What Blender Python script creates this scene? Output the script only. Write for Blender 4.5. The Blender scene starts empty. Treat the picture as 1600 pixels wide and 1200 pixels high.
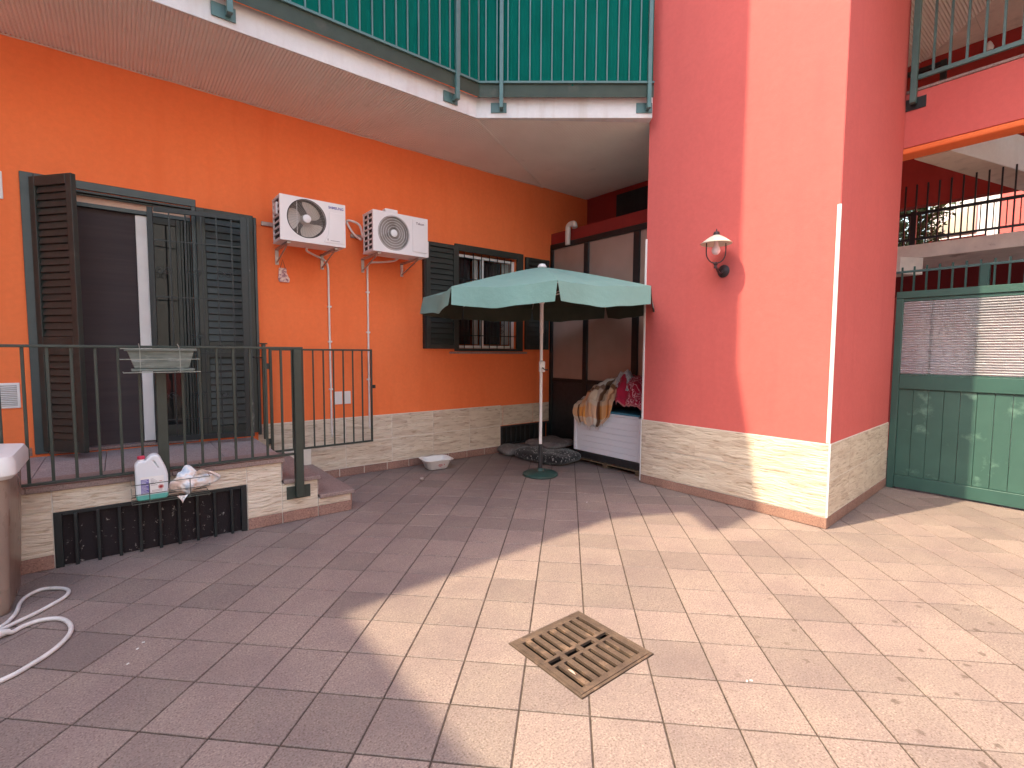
import bpy, bmesh, math, random
from mathutils import Vector, Matrix, noise
random.seed(7)
S = bpy.context.scene
COL = S.collection
R = math.radians
# ------------------------------------------------------------------ camera
cd = bpy.data.cameras.new('camera'); cam = bpy.data.objects.new('camera', cd); COL.objects.link(cam)
cd.sensor_width = 36; cd.lens = 17.307; cd.clip_start = .02; cd.clip_end = 2000
rr = Vector((0.78173014, -0.62359001, 0.00578636)); uu = Vector((0.0366965, 0.05526126, 0.99779735)); ff = Vector((0.62253622, 0.77979593, -0.06608296))
cam.matrix_world = Matrix(((rr.x, uu.x, -ff.x, 0), (rr.y, uu.y, -ff.y, 0), (rr.z, uu.z, -ff.z, 1.5), (0, 0, 0, 1)))
S.camera = cam
# ------------------------------------------------------------------ light
SUN_EL = R(55.5); SH = Vector((.962, -.273))            # horizontal travel of the light
w = bpy.data.worlds.new('World'); S.world = w; w.use_nodes = True
nt = w.node_tree; nt.nodes.clear()
sky = nt.nodes.new('ShaderNodeTexSky'); sky.sky_type = 'NISHITA'; sky.sun_disc = False
sky.sun_elevation = SUN_EL; sky.sun_rotation = math.atan2(-SH.x, -SH.y)
sky.dust_density = 4.0; sky.air_density = 2.0; sky.ozone_density = 3.0
bg = nt.nodes.new('ShaderNodeBackground'); bg.inputs[1].default_value = .15
wo = nt.nodes.new('ShaderNodeOutputWorld')
nt.links.new(sky.outputs[0], bg.inputs[0]); nt.links.new(bg.outputs[0], wo.inputs[0])
sl = bpy.data.lights.new('sun', 'SUN'); sl.energy = 2.0; sl.angle = R(.6); sl.color = (1, .87, .60)
sun = bpy.data.objects.new('sun', sl); COL.objects.link(sun)
SD = Vector((SH.x*math.cos(SUN_EL), SH.y*math.cos(SUN_EL), -math.sin(SUN_EL)))
sun.rotation_euler = SD.to_track_quat('-Z', 'Y').to_euler(); sun.location = (-5, 2, 15)
S.view_settings.view_transform = 'Standard'; S.view_settings.look = 'None'
S.view_settings.exposure = 2.0; S.view_settings.gamma = 1
S.view_settings.use_curve_mapping = False
S.render.engine = 'CYCLES'
S.cycles.max_bounces = 8; S.cycles.diffuse_bounces = 6

# ------------------------------------------------------------------ materials
def nd(t, ty, **k):
    n = t.nodes.new(ty)
    for a, b in k.items(): setattr(n, a, b)
    return n
def ramp(t, src, stops):
    r = nd(t, 'ShaderNodeValToRGB'); e = r.color_ramp.elements
    while len(e) < len(stops): e.new(.5)
    for i, (p, c) in enumerate(stops):
        e[i].position = p; e[i].color = (*c, 1) if len(c) == 3 else c
    t.links.new(src, r.inputs[0]); return r.outputs[0]
def coords(t, sc=(1, 1, 1)):
    g = nd(t, 'ShaderNodeNewGeometry')
    m = nd(t, 'ShaderNodeVectorMath', operation='MULTIPLY'); m.inputs[1].default_value = sc
    t.links.new(g.outputs['Position'], m.inputs[0]); return m.outputs[0]
def noi(t, vec, scale, detail=4, rough=.55, dist=0):
    n = nd(t, 'ShaderNodeTexNoise'); n.inputs['Scale'].default_value = scale; n.inputs['Detail'].default_value = detail
    n.inputs['Roughness'].default_value = rough; n.inputs['Distortion'].default_value = dist
    t.links.new(vec, n.inputs['Vector']); return n.outputs[0]
def mix(t, f, a, b, mode='MIX'):
    m = nd(t, 'ShaderNodeMix', data_type='RGBA', blend_type=mode)
    for i, v in ((0, f), (6, a), (7, b)):
        if hasattr(v, 'is_linked'): t.links.new(v, m.inputs[i])
        elif i == 0: m.inputs[0].default_value = v
        else: m.inputs[i].default_value = (*v, 1)
    return m.outputs[2]
def bump(t, h, dist, strength=1, prev=None):
    b = nd(t, 'ShaderNodeBump'); b.inputs['Distance'].default_value = dist; b.inputs['Strength'].default_value = strength
    t.links.new(h, b.inputs['Height'])
    if prev: t.links.new(prev, b.inputs['Normal'])
    return b.outputs[0]
def newmat(name):
    m = bpy.data.materials.new(name); m.use_nodes = True
    t = m.node_tree; b = t.nodes['Principled BSDF']; return m, t, b
def mat(name, c1, c2=None, scale=6, rough=.6, metal=0, bs=60, bd=0, stretch=(1, 1, 1), spec=None, dirt=None, dirt_scale=3, dirt_lo=.55, rvar=.12, objvar=0, detail=5):
    m, t, b = newmat(name)
    v = coords(t, stretch)
    c2 = c2 or tuple(x*.82 for x in c1)
    n = noi(t, v, scale, detail)
    col = ramp(t, n, [(.32, c1), (.68, c2)])
    if dirt:
        dn = noi(t, v, dirt_scale, 8, .65)
        col = mix(t, ramp(t, dn, [(dirt_lo, (0, 0, 0)), (min(1, dirt_lo+.14), (1, 1, 1))]), col, dirt)
    if objvar:
        oi = nd(t, 'ShaderNodeObjectInfo')
        col = mix(t, 1.0, col, ramp(t, oi.outputs['Random'], [(0, (1-objvar,)*3), (1, (1+objvar*.4,)*3)]), 'MULTIPLY')
    t.links.new(col, b.inputs['Base Color'])
    mr = nd(t, 'ShaderNodeMapRange'); mr.inputs[3].default_value = max(.02, rough-rvar); mr.inputs[4].default_value = min(1, rough+rvar)
    t.links.new(noi(t, v, scale*2.3, 3), mr.inputs[0]); t.links.new(mr.outputs[0], b.inputs['Roughness'])
    b.inputs['Metallic'].default_value = metal
    if spec is not None: b.inputs['Specular IOR Level'].default_value = spec
    if bd: t.links.new(bump(t, noi(t, v, bs, 4, .6), bd), b.inputs['Normal'])
    return m

def stucco(name, c, c2, streak):
    m, t, b = newmat(name)
    v = coords(t); vs = coords(t, (3, 3, .35))
    col = ramp(t, noi(t, v, 1.6, 6, .6), [(.3, c), (.7, c2)])
    col = mix(t, ramp(t, noi(t, v, 9, 5), [(.35, (.96,)*3), (.7, (1.04,)*3)]), (1, 1, 1), col, 'MIX') if False else mix(t, 1, col, ramp(t, noi(t, v, 22, 6, .7), [(.35, (.93,)*3), (.7, (1, 1, 1))]), 'MULTIPLY')
    col = mix(t, ramp(t, noi(t, vs, 2.2, 6), [(.52, (0, 0, 0)), (.82, (.7,)*3)]), col, streak)
    col = mix(t, ramp(t, noi(t, v, 70, 2), [(.76, (0, 0, 0)), (.8, (.4,)*3)]), col, streak)
    t.links.new(col, b.inputs['Base Color']); b.inputs['Roughness'].default_value = .86; b.inputs['Specular IOR Level'].default_value = .25
    n1 = bump(t, noi(t, v, 260, 3, .7), .0012)
    n2 = bump(t, noi(t, v, 5, 3), .004, 1, n1)
    t.links.new(n2, b.inputs['Normal']); return m
M = {}
M['orange'] = stucco('orange_stucco', (.95, .225, .075), (.93, .205, .065), (.84, .17, .05))
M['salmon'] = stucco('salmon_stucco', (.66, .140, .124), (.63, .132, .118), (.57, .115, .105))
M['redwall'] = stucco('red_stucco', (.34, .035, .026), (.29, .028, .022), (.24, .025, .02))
M['whitewall'] = stucco('white_stucco', (.74, .72, .70), (.66, .63, .62), (.50, .42, .36))
M['whiteplain'] = stucco('bright_white_stucco', (.84, .83, .81), (.80, .79, .77), (.7, .68, .65))
M['cream'] = stucco('cream_stucco', (.76, .67, .55), (.70, .61, .50), (.42, .35, .28))
M['concrete'] = mat('concrete', (.66, .55, .48), (.54, .44, .39), 5, .85, bs=50, bd=.004, dirt=(.15, .10, .08), dirt_lo=.6)
M['soffit'] = mat('soffit_sheet', (.82, .76, .68), (.77, .71, .63), 2.5, .75, dirt=(.66, .60, .53), dirt_lo=.62)
M['soffit_up'] = mat('cream_ribbed_sheet', (.84, .78, .66), (.80, .73, .62), 2.5, .75)

def tile_mat(name, base, warm, rnd=.12, spots=False, scale=1):
    m, t, b = newmat(name); v = coords(t)
    oi = nd(t, 'ShaderNodeObjectInfo')
    add = nd(t, 'ShaderNodeVectorMath', operation='ADD'); sc = nd(t, 'ShaderNodeVectorMath', operation='SCALE'); sc.inputs[3].default_value = 0
    col = ramp(t, noi(t, v, 3.2, 6, .6), [(.3, base), (.7, warm)])
    col = mix(t, 1, col, ramp(t, noi(t, v, 30, 5, .7), [(.3, (.86, .85, .86)), (.72, (1.06, 1.05, 1.04))]), 'MULTIPLY')
    fine = noi(t, v, 120*scale, 3, .6)
    col = mix(t, 1, col, ramp(t, fine, [(.34, (.60, .55, .52)), (.45, (.95, .95, .95)), (.60, (1.08, 1.09, 1.1)), (.70, (1.5, 1.52, 1.48))]), 'MULTIPLY')
    col = mix(t, 1, col, ramp(t, oi.outputs['Random'], [(0, (1-rnd, 1-rnd, 1-rnd)), (.5, (1, .985, .98)), (1, (1+rnd*.5, 1+rnd*.35, 1+rnd*.3))]), 'MULTIPLY')
    # old dirt: broad dull patches
    col = mix(t, ramp(t, noi(t, v, 1.1, 7, .68), [(.46, (0, 0, 0)), (.72, (.55,)*3)]), col, (base[0]*.58, base[1]*.56, base[2]*.60))
    vd = coords(t, (1.0, 3.2, 1))
    col = mix(t, ramp(t, noi(t, vd, 6, 6, .7), [(.66, (0, 0, 0)), (.78, (.38,)*3)]), col, (base[0]*.42, base[1]*.4, base[2]*.4))
    if spots:
        vo = nd(t, 'ShaderNodeTexVoronoi', voronoi_dimensions='2D'); vo.inputs['Scale'].default_value = 6.5; vo.inputs['Randomness'].default_value = 1
        wv = nd(t, 'ShaderNodeVectorMath', operation='ADD')
        nn = nd(t, 'ShaderNodeTexNoise'); nn.inputs['Scale'].default_value = 26
        t.links.new(v, nn.inputs['Vector']); s2 = nd(t, 'ShaderNodeVectorMath', operation='SCALE'); s2.inputs[3].default_value = .035
        t.links.new(nn.outputs[1], s2.inputs[0]); t.links.new(s2.outputs[0], wv.inputs[0]); t.links.new(v, wv.inputs[1]); t.links.new(wv.outputs[0], vo.inputs['Vector'])
        msk = ramp(t, vo.outputs['Distance'], [(.075, (1, 1, 1)), (.12, (0, 0, 0))])
        sel = ramp(t, vo.outputs['Color'], [(.60, (0, 0, 0)), (.63, (1, 1, 1))])
        # a stained strip of the yard where something dripped
        sx = nd(t, 'ShaderNodeVectorMath', operation='DISTANCE'); sx.inputs[1].default_value = (3.1, .35, 0); t.links.new(v, sx.inputs[0])
        area = ramp(t, sx.outputs['Value'], [(.0, (1, 1, 1)), (1, (1, 1, 1))])
        mr = nd(t, 'ShaderNodeMapRange'); mr.inputs[1].default_value = .5; mr.inputs[2].default_value = 1.6; mr.inputs[3].default_value = .6; mr.inputs[4].default_value = .0
        t.links.new(sx.outputs['Value'], mr.inputs[0])
        f = mix(t, 1, msk, sel, 'MULTIPLY'); f = mix(t, 1, f, mr.outputs[0], 'MULTIPLY')
        col = mix(t, f, col, (.07, .045, .035))
    t.links.new(col, b.inputs['Base Color'])
    b.inputs['Roughness'].default_value = .62; b.inputs['Specular IOR Level'].default_value = .35
    n1 = bump(t, fine, .0012); n2 = bump(t, noi(t, v, 14, 5), .004, 1, n1)
    t.links.new(n2, b.inputs['Normal']); return m
M['tile'] = tile_mat('speckled_floor_tile', (.246, .186, .172), (.285, .222, .192), .17, spots=True)
M['skirt'] = tile_mat('granite_skirting', (.31, .175, .135), (.36, .21, .165), .1, scale=.8)
M['granite'] = tile_mat('granite_slab', (.30, .215, .195), (.35, .255, .225), .1, scale=.8)
M['landing'] = tile_mat('landing_tile', (.34, .29, .285), (.38, .33, .32), .08)
M['grout'] = mat('dark_grout', (.042, .027, .021), (.10, .07, .055), 30, .95)
M['ground'] = mat('bare_concrete_ground', (.36, .30, .26), (.28, .24, .21), 2, .9, bs=20, bd=.01)

def clad_mat():
    m, t, b = newmat('split_stone_look_tile')
    g = nd(t, 'ShaderNodeNewGeometry'); sx = nd(t, 'ShaderNodeSeparateXYZ'); t.links.new(g.outputs['Position'], sx.inputs[0])
    su = nd(t, 'ShaderNodeMath', operation='ADD'); t.links.new(sx.outputs[0], su.inputs[0]); t.links.new(sx.outputs[1], su.inputs[1])
    cb = nd(t, 'ShaderNodeCombineXYZ'); t.links.new(su.outputs[0], cb.inputs[0]); t.links.new(sx.outputs[2], cb.inputs[1])
    oi = nd(t, 'ShaderNodeObjectInfo'); mu = nd(t, 'ShaderNodeMath', operation='MULTIPLY'); mu.inputs[1].default_value = 9
    t.links.new(oi.outputs['Random'], mu.inputs[0]); t.links.new(mu.outputs[0], cb.inputs[2])
    wn = nd(t, 'ShaderNodeTexNoise'); wn.inputs['Scale'].default_value = 5; wn.inputs['Detail'].default_value = 3
    t.links.new(cb.outputs[0], wn.inputs['Vector'])
    ws = nd(t, 'ShaderNodeVectorMath', operation='MULTIPLY'); ws.inputs[1].default_value = (.16, .035, 0); t.links.new(wn.outputs[1], ws.inputs[0])
    wa = nd(t, 'ShaderNodeVectorMath', operation='ADD'); t.links.new(cb.outputs[0], wa.inputs[0]); t.links.new(ws.outputs[0], wa.inputs[1])
    def st(sx_, sy_):
        mm = nd(t, 'ShaderNodeVectorMath', operation='MULTIPLY'); mm.inputs[1].default_value = (sx_, sy_, 1); t.links.new(wa.outputs[0], mm.inputs[0]); return mm.outputs[0]
    vo = nd(t, 'ShaderNodeTexVoronoi'); vo.inputs['Scale'].default_value = 1; t.links.new(st(4.5, 26), vo.inputs['Vector'])
    n1 = noi(t, st(2.6, 19), 1, 5, .6); n2 = noi(t, st(8, 60), 1, 4, .6)
    col = ramp(t, n1, [(.3, (.42, .31, .225)), (.41, (.60, .47, .355)), (.52, (.70, .58, .45)), (.7, (.76, .65, .52))])
    col = mix(t, .55, col, ramp(t, vo.outputs['Color'], [(0, (.50, .37, .28)), (.4, (.72, .60, .47)), (1, (.80, .70, .57))]))
    col = mix(t, 1, col, ramp(t, n2, [(.33, (.68, .60, .53)), (.45, (1, 1, 1))]), 'MULTIPLY')
    t.links.new(col, b.inputs['Base Color']); b.inputs['Roughness'].default_value = .55
    h = mix(t, .5, n1, n2); h = mix(t, .45, h, vo.outputs['Color'])
    t.links.new(bump(t, h, .045), b.inputs['Normal']); return m
M['clad'] = clad_mat()
M['joint'] = mat('pale_tile_joint', (.80, .74, .66), (.74, .68, .60), 30, .8)

M['rail'] = mat('olive_green_metal_paint', (.034, .047, .036), (.026, .037, .030), 12, .42, bs=300, bd=.0006, dirt=(.06, .07, .055), dirt_lo=.66, dirt_scale=9)
M['olive_strip'] = mat('dark_olive_strip', (.030, .045, .026), (.022, .034, .020), 8, .6, dirt=(.06, .06, .04), dirt_lo=.6)
M['shaded_red'] = stucco('shaded_red_stucco', (.11, .010, .010), (.09, .008, .008), (.08, .01, .01))  # red stucco darkened: the rear wall's shade is put into its colour
M['rail2'] = mat('blue_green_metal_paint', (.085, .165, .155), (.065, .135, .13), 10, .4, bs=300, bd=.0005, dirt=(.14, .17, .16), dirt_lo=.66, dirt_scale=9)
M['shutter'] = mat('dark_green_shutter_paint', (.031, .038, .032), (.024, .031, .026), 9, .5, bs=200, bd=.0007, dirt=(.055, .058, .05), dirt_lo=.6, dirt_scale=5, objvar=.12)
M['frame'] = mat('grey_green_door_frame_paint', (.045, .065, .066), (.036, .054, .055), 9, .42, bs=200, bd=.0006)
M['iron'] = mat('dark_iron_paint', (.010, .016, .018), (.007, .012, .013), 14, .4, bs=200, bd=.0006)
M['peel'] = mat('peeling_paint_edge', (.03, .04, .04), (.03, .04, .04), 14, .5, dirt=(.45, .42, .36), dirt_lo=.56, dirt_scale=14, stretch=(1, 1, .3))
M['gate'] = mat('weathered_green_gate_paint', (.044, .110, .090), (.034, .090, .074), 4, .5, bs=120, bd=.001, dirt=(.14, .26, .21), dirt_lo=.58, dirt_scale=4)
M['gatef'] = mat('green_gate_frame_paint', (.036, .098, .082), (.031, .085, .072), 6, .45, bs=150, bd=.0006)
M['white'] = mat('white_plastic', (.80, .78, .76), (.74, .72, .70), 6, .38, rvar=.06)
M['acwhite'] = mat('white_painted_sheet_metal', (.80, .755, .735), (.75, .70, .68), 3, .42, bs=300, bd=.0003, rvar=.05)
M['acgrey'] = mat('grey_fin_and_grille', (.34, .30, .27), (.42, .37, .33), 60, .5, rvar=.05)
M['acdark'] = mat('dark_inside_metal', (.02, .018, .018), (.04, .035, .032), 40, .6)
M['acwell'] = mat('brown_fan_well', (.15, .12, .10), (.10, .08, .07), 30, .6)
M['fan'] = mat('beige_fan_blade', (.66, .57, .49), (.60, .52, .45), 15, .5)
M['bracket'] = mat('galvanised_bracket', (.52, .48, .45), (.40, .36, .34), 30, .4, metal=.6, bs=100, bd=.0005)
M['pipe'] = mat('white_drain_pipe', (.80, .74, .70), (.72, .65, .60), 12, .4)
M['black'] = mat('black_plastic', (.018, .018, .02), (.03, .03, .032), 20, .5)
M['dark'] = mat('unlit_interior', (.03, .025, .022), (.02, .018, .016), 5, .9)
M['blind'] = mat('brown_roller_screen', (.055, .040, .041), (.044, .033, .036), 3, .85, bs=500, bd=.0008, stretch=(.3, .3, 6))
M['curtain'] = mat('white_curtain', (.66, .60, .56), (.52, .47, .44), 9, .8, stretch=(6, 6, .3))
M['lintel'] = mat('pale_lintel_plaster', (.70, .50, .40), (.62, .42, .34), 9, .8)
M['red_text'] = mat('red_print', (.55, .07, .07), None, 20, .5)
M['blue_text'] = mat('blue_violet_print', (.16, .13, .42), None, 20, .5)
M['grey_text'] = mat('grey_print', (.30, .24, .26), None, 20, .5)
M['bin'] = mat('brown_bin_plastic', (.30, .22, .175), (.24, .17, .135), 5, .3, stretch=(1, 1, .3), rvar=.1)
M['hose'] = mat('white_hose_rubber', (.74, .70, .68), (.60, .56, .54), 20, .4, dirt=(.40, .35, .32), dirt_lo=.6, dirt_scale=16)
M['pot'] = mat('weathered_grey_green_planter', (.10, .125, .105), (.20, .225, .20), 9, .6, stretch=(1, 1, 5), dirt=(.33, .36, .34), dirt_lo=.57, dirt_scale=8)
M['wire'] = mat('green_coated_wire', (.06, .08, .065), (.10, .10, .08), 40, .45)
M['wirel'] = mat('pale_worn_wire', (.34, .35, .30), (.22, .24, .20), 40, .5)
M['umb'] = None
M['rust'] = mat('rusty_cast_iron', (.13, .085, .060), (.075, .048, .036), 14, .65, metal=.15, bs=120, bd=.003, dirt=(.24, .15, .10), dirt_lo=.55, dirt_scale=9)
M['stone'] = mat('pale_pebble', (.42, .34, .30), (.22, .16, .14), 40, .8, bs=60, bd=.004)
M['chest'] = mat('white_ribbed_resin', (.88, .90, .96), (.86, .88, .94), 3, .4, rvar=.06)
M['lid'] = mat('teal_resin_lid', (.07, .27, .38), (.06, .24, .34), 4, .4)
M['wood'] = mat('old_pallet_wood', (.20, .14, .08), (.12, .08, .05), 12, .8, stretch=(6, 1, 6))
M['bulb'] = None
M['enamel'] = mat('cream_enamel', (.74, .72, .60), (.66, .64, .52), 12, .3)
M['brown_iron'] = mat('brown_black_cast_iron', (.045, .025, .028), (.025, .014, .018), 40, .45, bs=120, bd=.002)
M['greybed'] = mat('grey_felt', (.19, .17, .165), (.13, .115, .11), 8, .95, bs=90, bd=.012, dirt=(.27, .25, .24), dirt_lo=.55, dirt_scale=20)
M['leaf'] = mat('tree_leaf', (.08, .13, .03), (.04, .08, .02), 3, .6, objvar=.3)
M['bark'] = mat('tree_bark', (.14, .10, .07), (.08, .06, .04), 12, .9, bs=40, bd=.02)

def simple_glass():
    m, t, b = newmat('door_glass'); b.inputs['Base Color'].default_value = (.012, .014, .014, 1); b.inputs['Roughness'].default_value = .03
    b.inputs['Specular IOR Level'].default_value = .28
    v = coords(t); t.links.new(bump(t, noi(t, v, 3, 2), .004), b.inputs['Normal']); return m
M['glass'] = simple_glass()
def window_glass():
    m, t, b = newmat('window_glass'); b.inputs['Base Color'].default_value = (.9, .92, .92, 1); b.inputs['Roughness'].default_value = .02
    b.inputs['Transmission Weight'].default_value = 1; b.inputs['IOR'].default_value = 1.35; 
    return m
M['wglass'] = window_glass()
def frosted(name, col, rough, bs, stretch, bd, trans=0, rows=None):
    m, t, b = newmat(name); v = coords(t, stretch)
    c = ramp(t, noi(t, coords(t), 2.5, 3), [(.3, col), (.7, tuple(x*.85 for x in col))])
    t.links.new(c, b.inputs['Base Color']); b.inputs['Roughness'].default_value = rough
    b.inputs['Transmission Weight'].default_value = trans
    t.links.new(bump(t, noi(t, v, bs, 2), bd), b.inputs['Normal']); return m
M['frost'] = frosted('brown_frosted_pane', (.40, .29, .24), .20, 12, (1, 1, 1), .002)
M['frost'].node_tree.nodes['Principled BSDF'].inputs['Specular IOR Level'].default_value = .9
M['poly'] = frosted('translucent_ribbed_sheet', (.86, .84, .90), .40, 5, (1, 1, 20), .010, .75)
def canopy():
    m, t, b = newmat('teal_canopy_fabric'); v = coords(t)
    c = ramp(t, noi(t, v, 5, 5), [(.3, (.24, .43, .38)), (.7, (.265, .46, .41))])
    b.inputs['Roughness'].default_value = .8
    t.links.new(c, b.inputs['Base Color'])
    t.links.new(bump(t, noi(t, v, 14, 4), .006), b.inputs['Normal'])
    tr = nd(t, 'ShaderNodeBsdfTranslucent'); tr.inputs[0].default_value = (.05, .09, .05, 1)
    ms = nd(t, 'ShaderNodeMixShader'); ms.inputs[0].default_value = .25
    o = t.nodes['Material Output']; t.links.new(b.outputs[0], ms.inputs[1]); t.links.new(tr.outputs[0], ms.inputs[2]); t.links.new(ms.outputs[0], o.inputs[0]); return m
M['umb'] = canopy()
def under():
    return mat('canopy_underside_shade', (.065, .075, .05), (.05, .06, .04), 6, .9)  # shade under the parasol put into a dark colour
M['umb_shade'] = under()
def bulbm():
    m, t, b = newmat('unlit_frosted_bulb'); b.inputs['Base Color'].default_value = (.85, .72, .74, 1); b.inputs['Roughness'].default_value = .2
    b.inputs['Subsurface Weight'].default_value = .3; b.inputs['Subsurface Radius'].default_value = (.02, .02, .02); return m
M['bulb'] = bulbm()
def bottle():
    m, t, b = newmat('milky_jerrycan_with_green_liquid')
    g = nd(t, 'ShaderNodeNewGeometry'); s = nd(t, 'ShaderNodeSeparateXYZ'); t.links.new(g.outputs['Position'], s.inputs[0])
    mr = nd(t, 'ShaderNodeMapRange'); mr.inputs[1].default_value = .4; mr.inputs[2].default_value = .8; t.links.new(s.outputs[2], mr.inputs[0])
    c = ramp(t, mr.outputs[0], [(0, (.10, .42, .36)), (.17, (.12, .45, .39)), (.185, (.66, .70, .74)), (1, (.76, .76, .78))])
    t.links.new(c, b.inputs['Base Color']); b.inputs['Roughness'].default_value = .35
    b.inputs['Subsurface Weight'].default_value = .2; b.inputs['Subsurface Radius'].default_value = (.03, .03, .03); return m
M['bottle'] = bottle()
def uvmat(name, fn, rough=.9, bs=300, bd=.002):
    m, t, b = newmat(name); uv = nd(t, 'ShaderNodeUVMap'); s = nd(t, 'ShaderNodeSeparateXYZ'); t.links.new(uv.outputs[0], s.inputs[0])
    c = fn(t, uv.outputs[0], s.outputs[0], s.outputs[1]); t.links.new(c, b.inputs['Base Color'])
    b.inputs['Roughness'].default_value = rough; b.inputs['Specular IOR Level'].default_value = .15
    b.inputs['Sheen Weight'].default_value = .3
    t.links.new(bump(t, noi(t, coords(t), bs, 2), bd), b.inputs['Normal']); return m
def plaid(t, uv, u, v):
    cu = ramp(t, u, [(0, (.62, .50, .38)), (.12, (.62, .50, .38)), (.14, (.10, .055, .03)), (.18, (.10, .055, .03)), (.20, (.72, .30, .08)), (.36, (.74, .33, .09)), (.38, (.62, .52, .42)),
                     (.54, (.60, .50, .40)), (.56, (.70, .66, .58)), (.68, (.70, .66, .58)), (.70, (.13, .065, .035)), (.765, (.13, .065, .035)), (.785, (.68, .50, .30)), (.88, (.70, .46, .24)), (.90, (.72, .28, .07)), (1, (.55, .34, .2))])
    cv = ramp(t, v, [(0, (.60, .50, .40)), (.10, (.62, .52, .42)), (.12, (.74, .36, .12)), (.28, (.74, .36, .12)), (.30, (.62, .62, .60)), (.44, (.55, .60, .60)), (.46, (.20, .12, .08)), (.50, (.20, .12, .08)),
                     (.52, (.66, .50, .36)), (.66, (.66, .46, .30)), (.68, (.80, .32, .06)), (.82, (.80, .34, .07)), (.84, (.74, .68, .58)), (1, (.74, .62, .50))])
    for rr_ in (cu, cv): rr_.node.color_ramp.interpolation = 'LINEAR'
    c = mix(t, .5, cu, cv)
    du = ramp(t, u, [(0, (1, 1, 1)), (.13, (1, 1, 1)), (.14, (.30, .18, .12)), (.175, (.30, .18, .12)), (.185, (1, 1, 1)), (.655, (1, 1, 1)), (.665, (.26, .16, .10)), (.735, (.26, .16, .10)), (.745, (1, 1, 1)), (.90, (1, 1, 1)), (.91, (.5, .38, .3)), (.93, (.5, .38, .3)), (.94, (1, 1, 1))])
    dv = ramp(t, v, [(0, (1, 1, 1)), (.45, (1, 1, 1)), (.46, (.45, .33, .25)), (.50, (.45, .33, .25)), (.51, (1, 1, 1))])
    return mix(t, 1, mix(t, 1, c, du, 'MULTIPLY'), dv, 'MULTIPLY')
def fit_ramp_fix(m): return m
M['plaid'] = uvmat('beige_orange_plaid_blanket', plaid)
def fleece(t, uv, u, v):
    a = nd(t, 'ShaderNodeVectorMath', operation='MULTIPLY'); a.inputs[1].default_value = (5, 8, 1); t.links.new(uv, a.inputs[0])
    n = noi(t, a.outputs[0], 1.5, 2, .5, 1.5)
    line = ramp(t, n, [(.47, (0, 0, 0)), (.49, (1, 1, 1)), (.515, (1, 1, 1)), (.535, (0, 0, 0))])
    zone = ramp(t, v, [(.45, (0, 0, 0)), (.52, (1, 1, 1)), (.93, (1, 1, 1)), (.96, (0, 0, 0))])
    zone2 = ramp(t, u, [(.25, (0, 0, 0)), (.3, (1, 1, 1))])
    f = mix(t, 1, mix(t, 1, line, zone, 'MULTIPLY'), zone2, 'MULTIPLY')
    base = ramp(t, noi(t, uv, 4, 4), [(.3, (.46, .02, .06)), (.7, (.34, .012, .035))])
    hem = ramp(t, v, [(.95, (0, 0, 0)), (.965, (1, 1, 1))])
    base = mix(t, hem, base, (.55, .2, .2))
    return mix(t, f, base, (.75, .45, .50))
M['fleece'] = uvmat('red_fleece_with_white_print', fleece)
def patt(t, uv, u, v):
    n = noi(t, uv, 14, 3, .6)
    return ramp(t, n, [(.38, (.09, .10, .14)), (.46, (.45, .45, .47)), (.55, (.62, .61, .60)), (.66, (.30, .30, .33))])
M['patt'] = uvmat('grey_white_patterned_cloth', patt)
def speck(t, uv, u, v):
    n = noi(t, coords(t), 30, 4, .7)
    return ramp(t, n, [(.50, (.018, .018, .02)), (.58, (.03, .03, .03)), (.64, (.45, .44, .42))])
M['speck'] = uvmat('black_cushion_with_white_flecks', speck)
def paper(t, uv, u, v):
    return ramp(t, noi(t, coords(t), 9, 3), [(.40, (.45, .55, .66)), (.5, (.78, .76, .76)), (.58, (.76, .62, .54)), (.66, (.62, .46, .38))])
M['bag'] = uvmat('crumpled_white_bag', paper, .45, 60, .003)
def cloth(t, uv, u, v):
    return ramp(t, noi(t, coords(t, (1, 1, .4)), 7, 4), [(.3, (.002, .115, .088)), (.7, (.0015, .095, .07))])
M['cloth'] = uvmat('green_balcony_screen', cloth, .85, 400, .001)
M['cloth'].node_tree.nodes['Principled BSDF'].inputs['Sheen Weight'].default_value = 0
M['cloth'].node_tree.nodes['Principled BSDF'].inputs['Specular IOR Level'].default_value = .05
def plaque(t, uv, u, v):
    return ramp(t, noi(t, coords(t), 38, 3, .6), [(.38, (.30, .16, .20)), (.46, (.62, .36, .38)), (.55, (.80, .62, .54)), (.7, (.78, .66, .58))])
M['plaque'] = uvmat('painted_plaque', plaque, .6)
def vent(t, uv, u, v):
    return ramp(t, noi(t, coords(t, (1, 1, .8)), 26, 6, .72), [(.59, (.022, .017, .020)), (.62, (.035, .03, .03)), (.67, (.40, .36, .34))])
M['ventpanel'] = uvmat('black_metal_with_flaked_paint', vent, .5, 90, .002)
M['ventpanel'].node_tree.nodes['Principled BSDF'].inputs['Sheen Weight'].default_value = 0

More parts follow.
